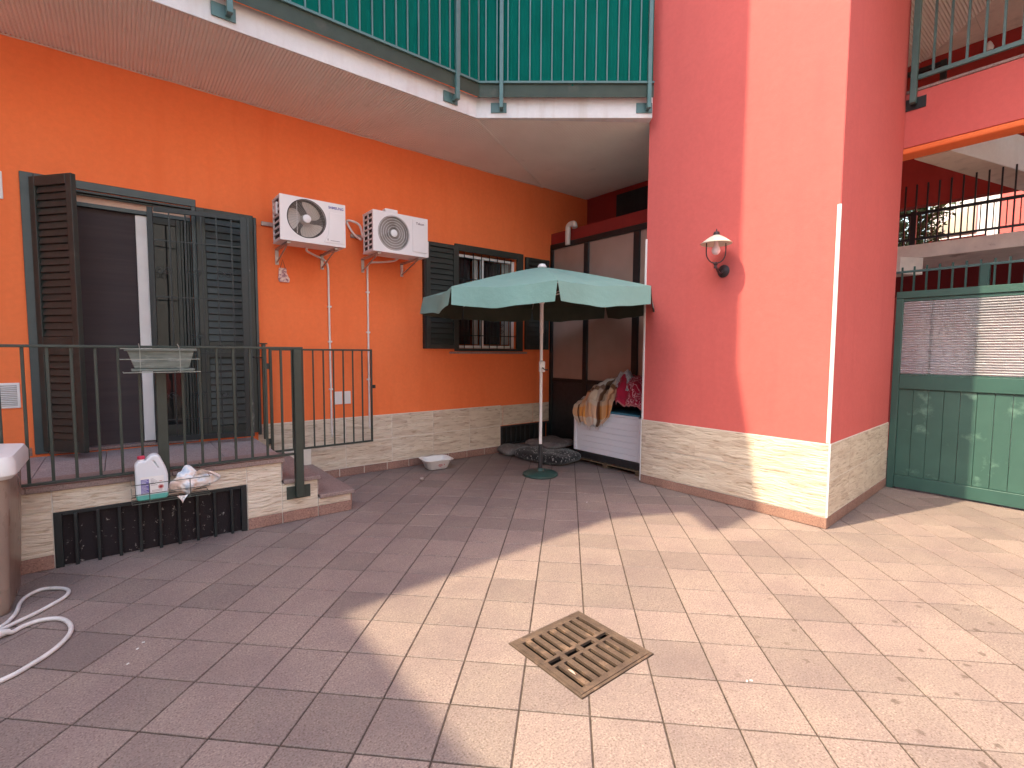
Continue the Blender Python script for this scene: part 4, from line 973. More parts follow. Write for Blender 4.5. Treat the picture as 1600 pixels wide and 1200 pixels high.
part('cap', MB().lathe([(.0, 2.607), (.028, 2.609), (.030, 2.628), (.022, 2.645), (.006, 2.650), (.004, 2.672), (.0, 2.674)], (lx, ly, 0), 16), 'brown_iron', ln, smooth=True)
part('bulb', MB().lathe([(.0, 2.428), (.018, 2.432), (.034, 2.448), (.040, 2.468), (.036, 2.49), (.022, 2.515), (.017, 2.55), (.017, 2.59)], (lx, ly, 0), 20), 'bulb', ln, smooth=True)

# ------------------------------------------------------------------ air conditioners
def fan_spiral(r0, r1, cx, cz, y): pass
def ac(x0, x1, z0, z1, fx, fz, fr_, label, style):
    t = thing('air_conditioner', label, 'air conditioner', ((x0+x1)/2, 5.5, z0), group='outdoor air conditioners on the orange wall'); yf, yb = 5.25, 5.545
    # body as a shell with a round hole in the front
    me = MB(); n = 48; cy = yf
    ring = [(fx+fr_*math.cos(2*math.pi*k/n), fz+fr_*math.sin(2*math.pi*k/n)) for k in range(n)]
    outer = []
    for k in range(n):
        c_, s_ = math.cos(2*math.pi*k/n), math.sin(2*math.pi*k/n)
        ts = []
        if c_ > 1e-6: ts.append((x1-fx)/c_)
        if c_ < -1e-6: ts.append((x0-fx)/c_)
        if s_ > 1e-6: ts.append((z1-fz)/s_)
        if s_ < -1e-6: ts.append((z0-fz)/s_)
        tt = min(ts); outer.append((fx+tt*c_, fz+tt*s_))
    base = len(me.v)
    me.v += [(a, cy, b_) for a, b_ in ring]+[(a, cy, b_) for a, b_ in outer]+[(a, cy+.03, b_) for a, b_ in ring]
    for k in range(n):
        k2 = (k+1) % n; me.f.append((k, k2, n+k2, n+k)); me.f.append((k, 2*n+k, 2*n+k2, k2))
    # corner fills
    for cxn, czn in ((x0, z0), (x1, z0), (x1, z1), (x0, z1)):
        best = [(math.atan2(czn-fz, cxn-fx) % (2*math.pi))]
        k = int(best[0]/(2*math.pi)*n); i = len(me.v); me.v.append((cxn, cy, czn)); me.f.append((n+k, n+(k+1) % n, i))
    part('casing', me, 'acwhite', t)
    sh = MB(); th = .012
    sh.box(x0+.0, cy+.001, z1-th, x1, yb, z1); sh.box(x0, cy+.001, z0, x1, yb, z0+th); sh.box(x1-th, cy+.001, z0+th, x1, yb, z1-th); sh.box(x0+th, yb-th, z0+th, x1-th, yb, z1-th)
    part('cabinet', sh, 'acwhite', t, bevel=.0015)
    # open coil side on the left: dark recess, uprights and louvres
    part('coil', MB().box(x0+.02, cy+.03, z0+.014, x0+.03, yb-.014, z1-.014), 'acdark', t)
    for ya, yc_ in [(cy+.001, cy+.03), (yb-.035, yb-.013)]+([((cy+yb)/2-.010, (cy+yb)/2+.010)] if style == 2 else []):
        part('side_upright', MB().box(x0, ya, z0+th, x0+.012, yc_, z1-th), 'acwhite', t)
    ns = 7
    gm = mesh_of('side_louvre', MB().box(0, cy+.03, -.008, .012, yb-.035, .008)); gm.materials.append(M['acwhite'])
    for i in range(ns+1): inst('side_louvre', gm, t, (x0, 0, z0+.02+(z1-z0-.04)*i/ns))
    # fan behind the grille
    part('fan_well', MB().lathe([(fr_+.002, cy+.03), (fr_+.002, cy+.12), (.0, cy+.121)], (fx, 0, fz), 40, axis='y', cap=False), 'acwell' if style == 1 else 'acgrey', t)
    bl = MB()
    for k in range(3):
        a0_ = k*2*math.pi/3 + (.75 if style == 1 else .3)
        def f(u, v, a0_=a0_):
            r = .04+(fr_-.055)*u; w_ = (.50+.30*math.sin(u*math.pi*.8)); a = a0_+(v-.5)*2*w_+u*.35
            return (fx+r*math.cos(a), cy+.06-.03*(v-.5)*1.6, fz+r*math.sin(a))
        n0 = len(bl.v); bl.grid(8, 8, f, uvs=False)
    bl.lathe([(.0, cy+.045), (.045, cy+.046), (.05, cy+.06), (.05, cy+.09)], (fx, 0, fz), 20, axis='y')
    part('fan', bl, 'fan' if style == 1 else 'acgrey', t, smooth=True)
    gr = MB()
    if style == 1:
        r = .045
        while r < fr_:
            gr.tube([(fx+r*math.cos(2*math.pi*k/40), cy+.006, fz+r*math.sin(2*math.pi*k/40)) for k in range(40)], .0011, 4, closed=True); r += .0105
        for k in range(36):
            a = 2*math.pi*k/36; gr.tube([(fx+.04*math.cos(a), cy+.004, fz+.04*math.sin(a)), (fx+(fr_-.03)*.6*math.cos(a+.25), cy+.004, fz+(fr_-.03)*.6*math.sin(a+.25)), (fx+fr_*math.cos(a+.45), cy+.004, fz+fr_*math.sin(a+.45))], .0012, 4)
        part('grille', gr, 'acgrey', t, smooth=True)
        part('grille_ring', MB().tube([(fx+fr_*math.cos(2*math.pi*k/48), cy-.001, fz+fr_*math.sin(2*math.pi*k/48)) for k in range(48)], .0035, 6, closed=True), 'acdark', t, smooth=True)
        part('grille_support', MB().box(fx-.095, cy+.01, fz-.165, fx-.090, cy+.012, fz+.165), 'acwhite', t)
    else:
        for i in range(1, 6):
            r = .045+(fr_-.045)*i/5.3
            part('grille_ring', MB().tube([(fx+r*math.cos(2*math.pi*k/48), cy-.001, fz+r*math.sin(2*math.pi*k/48)) for k in range(48)], .0026, 5, closed=True), 'acwhite', t, smooth=True)
        r = .05
        while r < fr_:
            gr.tube([(fx+r*math.cos(2*math.pi*k/40), cy+.008, fz+r*math.sin(2*math.pi*k/40)) for k in range(40)], .0012, 4, closed=True); r += .0085
        gr.box(fx-.003, cy+.004, fz-fr_, fx+.003, cy+.006, fz-.05)
        part('grille', gr, 'acgrey', t, smooth=True)
    part('hub_cap', MB().lathe([(.040, cy+.01), (.040, cy-.004), (.034, cy-.008), (.0, cy-.009)], (fx, 0, fz), 24, axis='y', cap=False), 'white', t, smooth=True)
    # bracket arms and wall rail
    for bx_ in (x0+.07, x1-.10):
        bk = MB(); bk.box(bx_, cy+.04, z0-.022, bx_+.035, WY-.001, z0-.002); bk.box(bx_, WY-.012, z0-.17, bx_+.035, WY-.001, z0-.022)
        bk.tube([(bx_+.0175, cy+.09, z0-.02), (bx_+.0175, WY-.01, z0-.15)], .009, 6); part('bracket', bk, 'bracket', t, bevel=.001)
    part('wall_rail', MB().box(x0-.06, WY-.03, z0+.22, x1-.02, WY-.001, z0+.262), 'bracket', t, bevel=.003)
    return t
A1 = ac(1.28, 1.925, 2.585, 3.025, 1.535, 2.822, .188, 'air conditioner over the hanging plaque, open beige fan', 1)
cy = 5.25
text('SAMSUNG', .037, (1.828, cy-.002, 2.975), A1, m='blue_text', bold=.0004, sx=.92)
pan = MB(); pan.vprism([(1.755, 2.925), (1.905, 2.925), (1.905, 2.615), (1.70, 2.615), (1.72, 2.655), (1.745, 2.70), (1.75, 2.76)], cy-.006, cy-.0008); part('service_panel', pan, 'acwhite', A1, bevel=.002)
part('small_mark', MB().box(1.735, cy-.0085, 2.635, 1.742, cy-.007, 2.655).box(1.765, cy-.0085, 2.635, 1.86, cy-.007, 2.640), 'grey_text', A1)
part('valve_box', MB().box(1.262, 5.32, 2.84, 1.28, 5.38, 2.96), 'acwhite', A1, bevel=.004)
A2 = ac(2.23, 2.905, 2.60, 3.045, 2.478, 2.822, .192, 'air conditioner nearest the window, with ringed grille', 2)
text('Tekon', .040, (2.80, cy-.0095, 2.972), A2, m='grey_text', bold=.0006)
part('service_panel', MB().box(2.705, cy-.008, 2.645, 2.885, cy-.0008, 3.015), 'acwhite', A2, bevel=.004)
part('top_lug', MB().box(2.38, 5.26, 3.046, 2.53, 5.34, 3.085), 'acwhite', A2, bevel=.004)
part('valve_cover', MB().box(2.906, 5.28, 2.61, 2.935, 5.42, 2.80), 'acwhite', A2, bevel=.006)
for k in range(3): part('pressed_line', MB().box(2.74, cy-.0095, 2.80+.035*k, 2.85, cy-.0085, 2.803+.035*k), 'grey_text', A2) if k < 0 else part('pressed_line', MB().box(2.74, cy-.0100, 2.79+.035*k, 2.85, cy-.0082, 2.795+.035*k), 'acwhite', A2)
part('refrigerant_pipe', MB().tube(smoothpath([(2.255, 5.60, 2.80), (2.24, 5.66, 2.95), (2.15, 5.72, 3.0), (2.13, 5.755, 2.98), (2.20, 5.74, 2.86), (2.25, 5.64, 2.78)]), .013, 8), 'pipe', A2, smooth=True)
# drain pipes down the wall
def dpipe(label, pts, clips):
    t = thing('drain_pipe', label, 'pipe', (pts[-1][0], WY-.02, pts[-1][2]), group='drain pipes under the air conditioners')
    part('pipe', MB().tube(smoothpath(pts, 8), .0115, 10), 'pipe', t, smooth=True)
    for z in clips: part('clip', MB().box(pts[-1][0]-.024, WY-.03, z-.010, pts[-1][0]+.018, WY-.001, z+.010), 'white', t, bevel=.002)
dpipe('thin white drain pipe running down from the air conditioner with beige fan', [(1.60, 5.50, 2.578), (1.62, 5.56, 2.56), (1.74, 5.68, 2.545), (1.84, 5.75, 2.53), (1.885, WY-.016, 2.50), (1.905, WY-.016, 2.42), (1.908, WY-.016, 2.1), (1.912, WY-.016, 1.2), (1.915, WY-.016, .55), (1.916, WY-.03, .53)], (2.0, 1.60, 1.05))
dpipe('thin white drain pipe running down from the air conditioner with ringed grille', [(2.64, 5.50, 2.592), (2.62, 5.58, 2.575), (2.52, 5.70, 2.565), (2.43, 5.76, 2.56), (2.385, WY-.016, 2.53), (2.372, WY-.016, 2.46), (2.372, WY-.016, 2.1), (2.372, WY-.016, 1.2), (2.374, WY-.016, .60), (2.374, WY-.03, .58)], (2.2, 1.72, 1.15))
# plaque, sockets, vents
pq = thing('hanging_plaque', 'small painted plaque hanging by a cord under the left air conditioner', 'plaque', (1.42, WY, 2.3))
part('board', MB().vprism([(1.383, 2.385), (1.458, 2.385), (1.462, 2.33), (1.492, 2.27), (1.485, 2.235), (1.385, 2.235), (1.375, 2.26)], WY-.022, WY-.004), 'plaque', pq, bevel=.004)
part('cord', MB().tube([(1.398, WY-.012, 2.385), (1.422, WY-.012, 2.475), (1.448, WY-.012, 2.385)], .0025, 5), 'brown_iron', pq)
so = thing('wall_box', 'pair of white louvred covers on the wall beside the left drain pipe', 'wall box', (2.04, WY, .94))
for xa in (1.955, 2.055):
    cv = part('cover', MB().box(xa, WY-.014, .868, xa+.09, WY-.001, 1.018), 'white', so, bevel=.003)
    for k in range(9): part('louvre', MB().box(xa+.02, WY-.0175, .885+.0145*k, xa+.07, WY-.0142, .891+.0145*k), 'acwhite', cv)
def wvent(x0, x1, z0, z1, label):
    t = thing('wall_vent', label, 'vent', ((x0+x1)/2, WY, z0), group='wall vents left of the door'); part('frame', MB().box(x0, WY-.012, z0, x1, WY-.001, z1), 'white', t, bevel=.003)
    part('recess', MB().box(x0+.015, WY-.0125, z0+.02, x1-.018, WY-.0118, z1-.02), 'acgrey', t)
    n = int((z1-z0-.04)/.015); me = mesh_of('louvre', MB().obox((0, 0, 0), (x1-x0-.034, .010, .004), rx=R(35))); me.materials.append(M['white'])
    for k in range(n): inst('louvre', me, t, ((x0+x1)/2-.0015, WY-.016, z0+.027+k*.015))
wvent(-.86, -.655, 1.005, 1.215, 'white louvred wall vent beside the door, lower of two'); wvent(-.90, -.685, 2.71, 2.93, 'white louvred wall vent near the balcony, upper of two')
# ------------------------------------------------------------------ parasol
um = thing('parasol', 'open teal-green parasol on a white pole with round base', 'parasol', (3.955, 4.395, 0))
ux, uy = 3.955, 4.395; RA = 1.40; ang0 = R(-126.2); ZR, ZA = 2.145, 2.495
def rib_pt(k, v): a = ang0+k*math.pi/4; return Vector((ux+RA*v*math.cos(a), uy+RA*v*math.sin(a), ZA-(ZA-ZR)*v**1.12+.02*math.cos(a+R(38))*v))
for k in range(8):
    def pf(u, v, k=k, off=0):
        v = max(v, .03); A = rib_pt(k, v); B = rib_pt(k+1, v); p = A.lerp(B, u); s = math.sin(math.pi*u)
        p.z -= .035*s*v*(1-.4*v)+.006*math.sin(u*17+k)*v*s; c = Vector((ux, uy, 0)); d = Vector((p.x-ux, p.y-uy, 0)); p -= d*(.035*s*v*v)
        p.z += off+noise.noise(p*3.1)*.012*v*s; return p
    part('canopy_panel', MB().grid(14, 16, pf), 'umb', um, smooth=True)
    part('shade_underlayer', MB().grid(10, 12, lambda u, v, k=k: pf(u, v, k, -.006)), 'umb_shade', um, smooth=True)  # thin dark layer added, stands in for shade under the canopy
    mid = (rib_pt(k, 1)+rib_pt(k+1, 1))/2-Vector((ux, uy, 0)); mid.z = 0; mid.normalize()
    def vf(u, v, k=k, mid=mid, ins=0):
        p = pf(u, 1, k); uu2 = u+(0.5-u)*.035*v; p2 = pf(uu2, 1, k)
        q = p2+mid*(.035*v-ins-.018*v*math.sin(uu2*9+k*1.7)); q.z -= (.185+.012*math.sin(u*math.pi))*v; q.z += .005*math.sin(u*9+k*2)*v; return q
    part('valance', MB().grid(16, 5, vf), 'umb', um, smooth=True)
    part('valance_shade_back', MB().grid(10, 3, lambda u, v, k=k: vf(u, v, k, mid, .006)), 'umb_shade', um, smooth=True)  # dark inner layer, shade painted as on the canopy underside
    part('rib', MB().tube([rib_pt(k, v)-Vector((0, 0, .022)) for v in (.03, .5, 1.0)], .0065, 6), 'bracket', um)
    part('strut', MB().tube([Vector((ux, uy, 2.13)), rib_pt(k, .50)-Vector((0, 0, .03))], .0055, 6), 'white', um)
part('finial', MB().lathe([(.0, 2.535), (.03, 2.533), (.045, 2.515), (.055, 2.497), (.02, 2.46), (.0, 2.45)], (ux, uy, 0), 20), 'white', um, smooth=True)
part('upper_pole', MB().lathe([(.019, 1.66), (.019, 2.47)], (ux, uy, 0), 16), 'white', um, smooth=True)
part('runner', MB().lathe([(.022, 1.72), (.022, 2.06), (.034, 2.08), (.034, 2.14)], (ux, uy, 0), 16), 'white', um, smooth=True)
part('pole', MB().lathe([(.0185, .37), (.0185, 1.66), (.015, 1.70)], (ux, uy, 0), 16), 'white', um, smooth=True)
ck = part('crank_housing', MB().obox((ux-.005, uy-.02, 1.32), (.07, .075, .13), rz=AV), 'white', um, bevel=.012, seg=3, smooth=True)
part('crank', MB().tube([(ux-.02, uy-.05, 1.30), (ux-.045, uy-.075, 1.31), (ux-.02, uy-.085, 1.285), (ux+.01, uy-.105, 1.285)], .007, 6), 'black', ck)
part('base_tube', MB().lathe([(.026, .04), (.026, .38), (.021, .385)], (ux, uy, 0), 16), 'black', um, smooth=True)
part('base', MB().lathe([(.205, .0), (.215, .012), (.212, .028), (.19, .042), (.11, .056), (.045, .064), (.035, .085), (.028, .09)], (ux, uy, 0), 40), mat('dark_teal_base', (.03, .075, .065), (.022, .06, .052), 14, .4), um, smooth=True)

# ------------------------------------------------------------------ storage chest and what lies on it
ch = thing('storage_chest', 'white ribbed plastic storage chest with teal lid in the porch corner', 'storage box', (5.1, 4.17, .07))
CX0, CX1, CY0, CY1 = 4.88, 5.34, 3.60, 4.735
part('base', MB().box(CX0-.012, CY0-.008, .065, CX1, CY1+.008, .155), 'black', ch, bevel=.008)
part('body', MB().box(CX0+.012, CY0+.01, .156, CX1-.005, CY1-.01, .69), 'chest', ch)
for k in range(7): part('ribbed_board', MB().box(CX0+.002, CY0+.065, .160+.0745*k, CX0+.011, CY1-.055, .160+.0745*k+.071), 'chest', ch, bevel=.004)
for (a, b_) in ((CY0-.002, CY0+.062), (CY1-.052, CY1+.002)): part('corner_post', MB().box(CX0-.006, a, .157, CX0+.05, b_, .70), 'chest', ch, bevel=.012, seg=3)
part('rim', MB().box(CX0-.004, CY0+.06, .685, CX0+.03, CY1-.05, .712), 'chest', ch, bevel=.006)
part('lid', MB().box(CX0+.012, CY0+.07, .7125, CX1, CY1-.01, .735), 'lid', ch, bevel=.006)
pl = thing('pallet', 'old wooden pallet boards under the white storage chest', 'pallet', (5.1, 4.17, 0))
for k in range(3): part('board', MB().box(CX0-.02+.16*k, CY0-.02, .045, CX0+.10+.16*k, CY1+.02, .0625), 'wood', pl, bevel=.002)
for y in (CY0, 4.12, CY1-.08): part('block', MB().box(CX0-.015, y, 0, CX0+.30, y+.08, .0445), 'wood', pl, bevel=.002)
def solid(o, th=.006):
    m = o.modifiers.new('thickness', 'SOLIDIFY'); m.thickness = th; m.offset = -1
    return o
def heap(x, y, yc, sy, hgt):
    s = max(0, min(1, (x-4.86)/.50)); P = max(0, min(1, (4.80-y)/.46))**.75
    if y < 3.75: P *= 1-.5*(3.75-y)
    return .745+.37*P*(math.sin(math.pi*min(.62, s*.80+.05))**.8)
def wrinkle(p, amp):
    return (noise.noise(Vector((p[0]*3, p[1]*7, p[2]*3)))*1.0+abs(noise.noise(Vector((p[0]*5+9, p[1]*11, p[2]*6))))*.9+noise.noise(Vector((p[0]*20, p[1]*26, p[2]*18)))*.25)*amp
def blanket(u, v):
    yl = 4.745-.09*max(0, v-.55)/.45*1.0; yr = 3.99+.17*max(0, v-.5)/.5
    y = yl+(yr-yl)*u + .025*math.sin(v*9+u*4)
    if v < .62:
        t = v/.62; x = 5.33-(5.33-4.872)*t; z = heap(x, y, 4.20, .27, .385)
        f = wrinkle((x, y, z), .055); x2 = x-.015*math.sin(y*40+x*9)*t; return (x2-f*.5*t, y+f*.35, z+f+.014)
    t = (v-.62)/.38; drop = .155+.055*math.sin(u*2.6+.3)+.02*math.sin(u*19)
    x0, y0, z0 = 4.872, y, heap(4.872, y, 4.20, .27, .385)+.012
    f = wrinkle((x0, y, z0), .055)*(1-t)
    fold = .012*math.sin(u*24)+.008*math.sin(u*41+2)
    return (x0-.018-(abs(fold)+.006)*min(1, t*3)-f*.5*(1-t), y+f*.35+.008*math.sin(t*5+u*10), z0+f-(z0-.745)*min(1, t*2.2)-drop*t)
pb = single('plaid_blanket', MB().grid(90, 110, blanket), 'plaid', 'beige and orange plaid blanket heaped over the chest front', 'blanket', smooth=True); solid(pb)
frm = MB(); rf_ = random.Random(4)
for i in range(70):
    u = (i+.5)/70; p = Vector(blanket(u, 1.0)); frm.tube([p, p+Vector((rf_.gauss(0, .002), rf_.gauss(0, .004), -.022)), p+Vector((rf_.gauss(0, .004), rf_.gauss(0, .008), -.038-rf_.random()*.012))], [.0022, .0016, .0008], 4)
fo = single('x', MB().box(0, 0, 0, .001, .001, .001), 'plaid', None, None); bpy.data.objects.remove(fo)
me = mesh_of('fringe', frm); me.materials.append(M['curtain']); fr_o = bpy.data.objects.new('fringe', me); COL.objects.link(fr_o); fr_o.parent = pb; fr_o['kind'] = 'stuff'
def fleecef(u, v):
    yl = 4.10-.10*v; yr = 3.48; y = yl+(yr-yl)*u
    t = v; x = 5.33-(5.33-4.915)*min(1, t*1.12)
    z = heap(x, y, 3.84, .24, .37)+.02*math.sin(u*7)
    if t > .72: k = (t-.72)/.28; z = z*(1-k)+(.765+.03*math.sin(u*5)+.06*max(0, .3-u))*k; x -= .025*k
    f = wrinkle((x, y+4, z), .06)
    roll = .05*math.exp(-((u-.07)/.07)**2)
    return (x-f*.6-roll*.6, y+f*.3, z+f+.03+roll)
solid(single('red_fleece', MB().grid(80, 90, fleecef), 'fleece', 'crumpled red fleece blanket with white print beside the plaid blanket', 'blanket', smooth=True))
def pattf(u, v):
    a = (u-.5)*2; b_ = (v-.5)*2; x = 5.06+.11*b_; y = 4.02-.13*a
    r = math.sqrt(a*a+b_*b_); z = max(heap(x, y, 4.20, .27, .385), heap(x, y, 3.84, .24, .37))+.035+.09*max(0, 1-r*r*.8)
    f = wrinkle((x*2.5, y*2.5, z), .055); return (x+f*.6, y+f*.5, z+f)
solid(single('patterned_cloth', MB().grid(60, 60, pattf), 'patt', 'small grey and white patterned cloth on top of the blanket heap', 'cloth', smooth=True))

# ------------------------------------------------------------------ cushions on the floor
def cushion(name, label, c, size, rz, m, n1=3.2, amp=.02, z0=0, sd=0, cat='cushion'):
    mb = MB(); nu, nv = 56, 28; rot = Matrix.Rotation(rz, 3, 'Z'); c = Vector(c)
    def f(u, v):
        a = u*2*math.pi; e = (v-.5)*math.pi
        ce, se = math.cos(e), math.sin(e); sg = lambda q, p: math.copysign(abs(q)**p, q)
        p = Vector((size[0]/2*sg(ce, .5)*sg(math.cos(a), .55), size[1]/2*sg(ce, .5)*sg(math.sin(a), .55), size[2]/2*sg(se, .75)))
        k = 1-.35*(max(abs(p.x)/(size[0]/2), abs(p.y)/(size[1]/2))**4); p.z *= k+.25
        w_ = noise.noise(Vector((p.x*6+sd, p.y*6, p.z*3)))*amp+noise.noise(Vector((p.x*15+sd, p.y*15, p.z*9)))*amp*.45
        p.z = p.z+w_*(1 if p.z > 0 else .3); p.x += w_*.5; p.y -= w_*.4
        q = rot @ p + c; q.z = max(q.z, z0+.003); return q
    mb.grid(nu, nv, f); return single(name, mb, m, label, cat, smooth=True, group='cushions on the porch floor')
cushion('floor_cushion', 'big black cushion with white flecks at the bottom by the chest', (4.60, 4.98, .075), (.62, .92, .15), R(8), 'speck', sd=1)
cushion('floor_cushion', 'flat grey felt cushion lying on the black flecked one beside the chest', (4.83, 5.16, .19), (.62, .62, .09), R(12), 'greybed', sd=5, z0=.12)
cushion('floor_cushion', 'light grey quilted cushion nearest the orange wall, left of the others', (4.50, 5.56, .060), (.46, .42, .12), R(-12), 'greybed', sd=9)

# ------------------------------------------------------------------ basin and pebble
def rrect(hx, hy, r, n=6):
    out = []
    for (sx, sy, a0) in ((1, 1, 0), (-1, 1, 90), (-1, -1, 180), (1, -1, 270)):
        for i in range(n+1): a = R(a0+90*i/n); out.append((sx*(hx-r)+r*math.cos(a), sy*(hy-r)+r*math.sin(a)))
    return out
def basin(parent_label):
    c = Vector((3.13, 5.47, 0)); rot = Matrix.Rotation(R(-8), 3, 'Z')
    t = thing('washing_basin', parent_label, 'basin', tuple(c)); mb = MB()
    lv = [(.115, .085, .002, .05), (.13, .10, .012, .055), (.165, .135, .115, .06), (.172, .142, .122, .06), (.192, .162, .124, .065), (.194, .164, .132, .065), (.188, .158, .135, .065), (.168, .138, .130, .06), (.155, .125, .11, .058), (.122, .092, .016, .05), (.10, .07, .010, .045)]
    rings = []
    for hx, hy, z, r in lv: rings.append([rot @ Vector((x, y, z))+c for x, y in rrect(hx, hy, r)])
    n = len(rings[0]); vs = [v for q in rings for v in q]; fs = []
    for i in range(len(rings)-1):
        for k in range(n): fs.append((i*n+k, i*n+(k+1) % n, (i+1)*n+(k+1) % n, (i+1)*n+k))
    fs.append(tuple(range(n-1, -1, -1))); fs.append(tuple(range((len(rings)-1)*n, len(rings)*n))); mb.add(vs, fs)
    part('tub', mb, 'white', t, smooth=True)
    # red print on the near side
    pr_ = MB(); nrm = rot @ Vector((0, -1, -.32)).normalized(); xa = rot @ Vector((1, 0, 0)); za = nrm.cross(xa)*-1
    if za.z < 0: za = -za
    rp = random.Random(2)
    for i, (a, b_, w_, h_) in enumerate(((.00, .072, .05, .005), (-.005, .062, .062, .004), (.005, .052, .05, .005), (.0, .042, .03, .004), (.05, .065, .008, .018))):
        yy = -(.10+(.135-.10)*(b_-.012)/.103)-.0015
        m3 = Matrix((xa, -nrm, za)).transposed(); pr_.obox(rot @ Vector((a+.012, yy, b_))+c, (w_, .0012, h_), m3)
    part('printed_mark', pr_, 'red_text', t); return t
basin('white plastic washing basin on the floor below the orange wall')
ps = MB(); ps.grid(16, 10, lambda u, v: (lambda a, e: (2.69+.028*math.cos(e)*math.cos(a)*(1+.25*noise.noise(Vector((math.cos(a)*2, math.sin(a)*2, e)))), 5.03+.024*math.cos(e)*math.sin(a), .022+.022*math.sin(e)*(1+.2*noise.noise(Vector((a, e, 3))))))(u*2*math.pi, (v-.5)*math.pi))
single('pebble', ps, 'stone', 'pale round stone lying on the tiles in front of the basin', 'stone', smooth=True)

# ------------------------------------------------------------------ planter and lower basket on the railing
pt = thing('planter', 'weathered trough planter in a wire holder on the handrail', 'planter', (.235, 4.37, 1.36))
tp = MB()
def trough(x0, x1, x0b, x1b, y0, y1, y0b, y1b, zt, zb, th):
    vs = [(x0b, y0b, zb), (x1b, y0b, zb), (x1b, y1b, zb), (x0b, y1b, zb), (x0, y0, zt), (x1, y0, zt), (x1, y1, zt), (x0, y1, zt), (x0+th, y0+th, zt), (x1-th, y0+th, zt), (x1-th, y1-th, zt), (x0+th, y1-th, zt),
          (x0b+th, y0b+th, zb+th), (x1b-th, y0b+th, zb+th), (x1b-th, y1b-th, zb+th), (x0b+th, y1b-th, zb+th)]
    return vs, [(0, 3, 2, 1), (0, 1, 5, 4), (1, 2, 6, 5), (2, 3, 7, 6), (3, 0, 4, 7), (4, 5, 9, 8), (5, 6, 10, 9), (6, 7, 11, 10), (7, 4, 8, 11), (8, 9, 13, 12), (9, 10, 14, 13), (10, 11, 15, 14), (11, 8, 12, 15), (12, 13, 14, 15)]
v_, f_ = trough(.045, .435, .085, .400, 4.29, 4.435, 4.305, 4.42, 1.492, 1.365, .005); tp.add(v_, f_)
part('trough', tp, 'pot', pt, bevel=.002)
rim_ = MB(); rim_.box(.030, 4.278, 1.488, .450, 4.291, 1.502); rim_.box(.030, 4.434, 1.488, .450, 4.447, 1.502); rim_.box(.030, 4.2915, 1.488, .0455, 4.4335, 1.502); rim_.box(.4345, 4.2915, 1.488, .450, 4.4335, 1.502)
part('rim', rim_, 'pot', pt, bevel=.002); part('soil', MB().box(.055, 4.30, 1.455, .425, 4.425, 1.462), 'brown_iron', pt)
part('drip_tray', MB().box(.065, 4.285, 1.345, .435, 4.43, 1.362), 'pot', pt, bevel=.003)
wr = MB(); W_ = .0028
for z, x0_, x1_ in ((1.503, .01, .445), (1.43, .005, .465), (1.338, .02, .47)):
    wr.tube([(x0_, 4.46, z), (x0_, 4.265, z), (x1_, 4.265, z), (x1_, 4.46, z)], W_, 6)
for xx in (.115, .345): wr.tube([(xx, 4.455, 1.535), (xx, 4.44, 1.54), (xx, 4.268, 1.503), (xx, 4.262, 1.336), (xx, 4.455, 1.336)], W_, 6)
part('wire_holder', wr, 'wirel', pt, smooth=True)
bk = thing('wire_basket', 'dark wire basket hanging below the bottom rail of the railing', 'basket', (.28, 4.36, .42))
wb = MB()
for z in (.425, .49, .56): wb.tube([(.035, 4.455, z), (.035, 4.235, z), (.50, 4.235, z), (.50, 4.455, z)], .0028, 6, closed=(z == .425))
for yy in (4.30, 4.37, 4.44): wb.tube([(.035, yy, .425), (.50, yy, .425)], .0025, 6)
for xx in (.135, .375): wb.tube([(xx, 4.46, .60), (xx, 4.452, .425), (xx, 4.235, .425), (xx, 4.235, .56)], .0028, 6)
for xx in (.06, .46): wb.tube([(xx, 4.452, .425), (xx, 4.452, .62), (xx, 4.478, .625), (xx, 4.482, .60)], .0028, 6)
part('wires', wb, 'wire', bk, smooth=True)
# jerrycan
def curve_solid(loops, ext, bev, mtx, name):
    cu = bpy.data.curves.new(name, 'CURVE'); cu.dimensions = '2D'; cu.fill_mode = 'BOTH'; cu.extrude = ext; cu.bevel_depth = bev; cu.bevel_resolution = 3
    for lp in loops:
        sp = cu.splines.new('POLY'); sp.points.add(len(lp)-1); sp.use_cyclic_u = True
        for i, (a, b_) in enumerate(lp): sp.points[i].co = (a, b_, 0, 1)
    o = bpy.data.objects.new(name, cu); COL.objects.link(o); bpy.context.view_layer.update()
    me = bpy.data.meshes.new_from_object(o.evaluated_get(bpy.context.evaluated_depsgraph_get())); bpy.data.objects.remove(o); me.transform(mtx); me.name = name
    for p in me.polygons: p.use_smooth = True
    try: me.set_sharp_from_angle(angle=R(40))
    except Exception: pass
    return me
bt = thing('detergent_bottle', 'milky jerrycan with red cap and green liquid in the wire basket', 'bottle', (.155, 4.34, .43))
def rnd_poly(p, r=.008, n=3):
    out = []; N = len(p)
    for i in range(N):
        a, b_, c_ = Vector(p[i-1]), Vector(p[i]), Vector(p[(i+1) % N]); d1 = (a-b_); d2 = (c_-b_); k1 = min(r, d1.length*.4); k2 = min(r, d2.length*.4)
        s1 = b_+d1.normalized()*k1; s2 = b_+d2.normalized()*k2
        for j in range(n+1): t = j/n; q = s1*(1-t)**2+b_*2*t*(1-t)+s2*t*t; out.append((q.x, q.y))
    return out
mx = Matrix.Translation(Vector((0, 4.335, 0))-ORG[bt.name]) @ Matrix.Rotation(R(90), 4, 'X')
bodyp = rnd_poly([(.072, .442), (.235, .442), (.236, .60), (.230, .635), (.196, .725), (.182, .740), (.156, .738), (.122, .698), (.112, .694), (.112, .702), (.084, .702), (.084, .694), (.070, .685)], .014)
hole = rnd_poly([(.150, .712), (.160, .722), (.176, .716), (.204, .660), (.200, .645), (.182, .646)], .008)
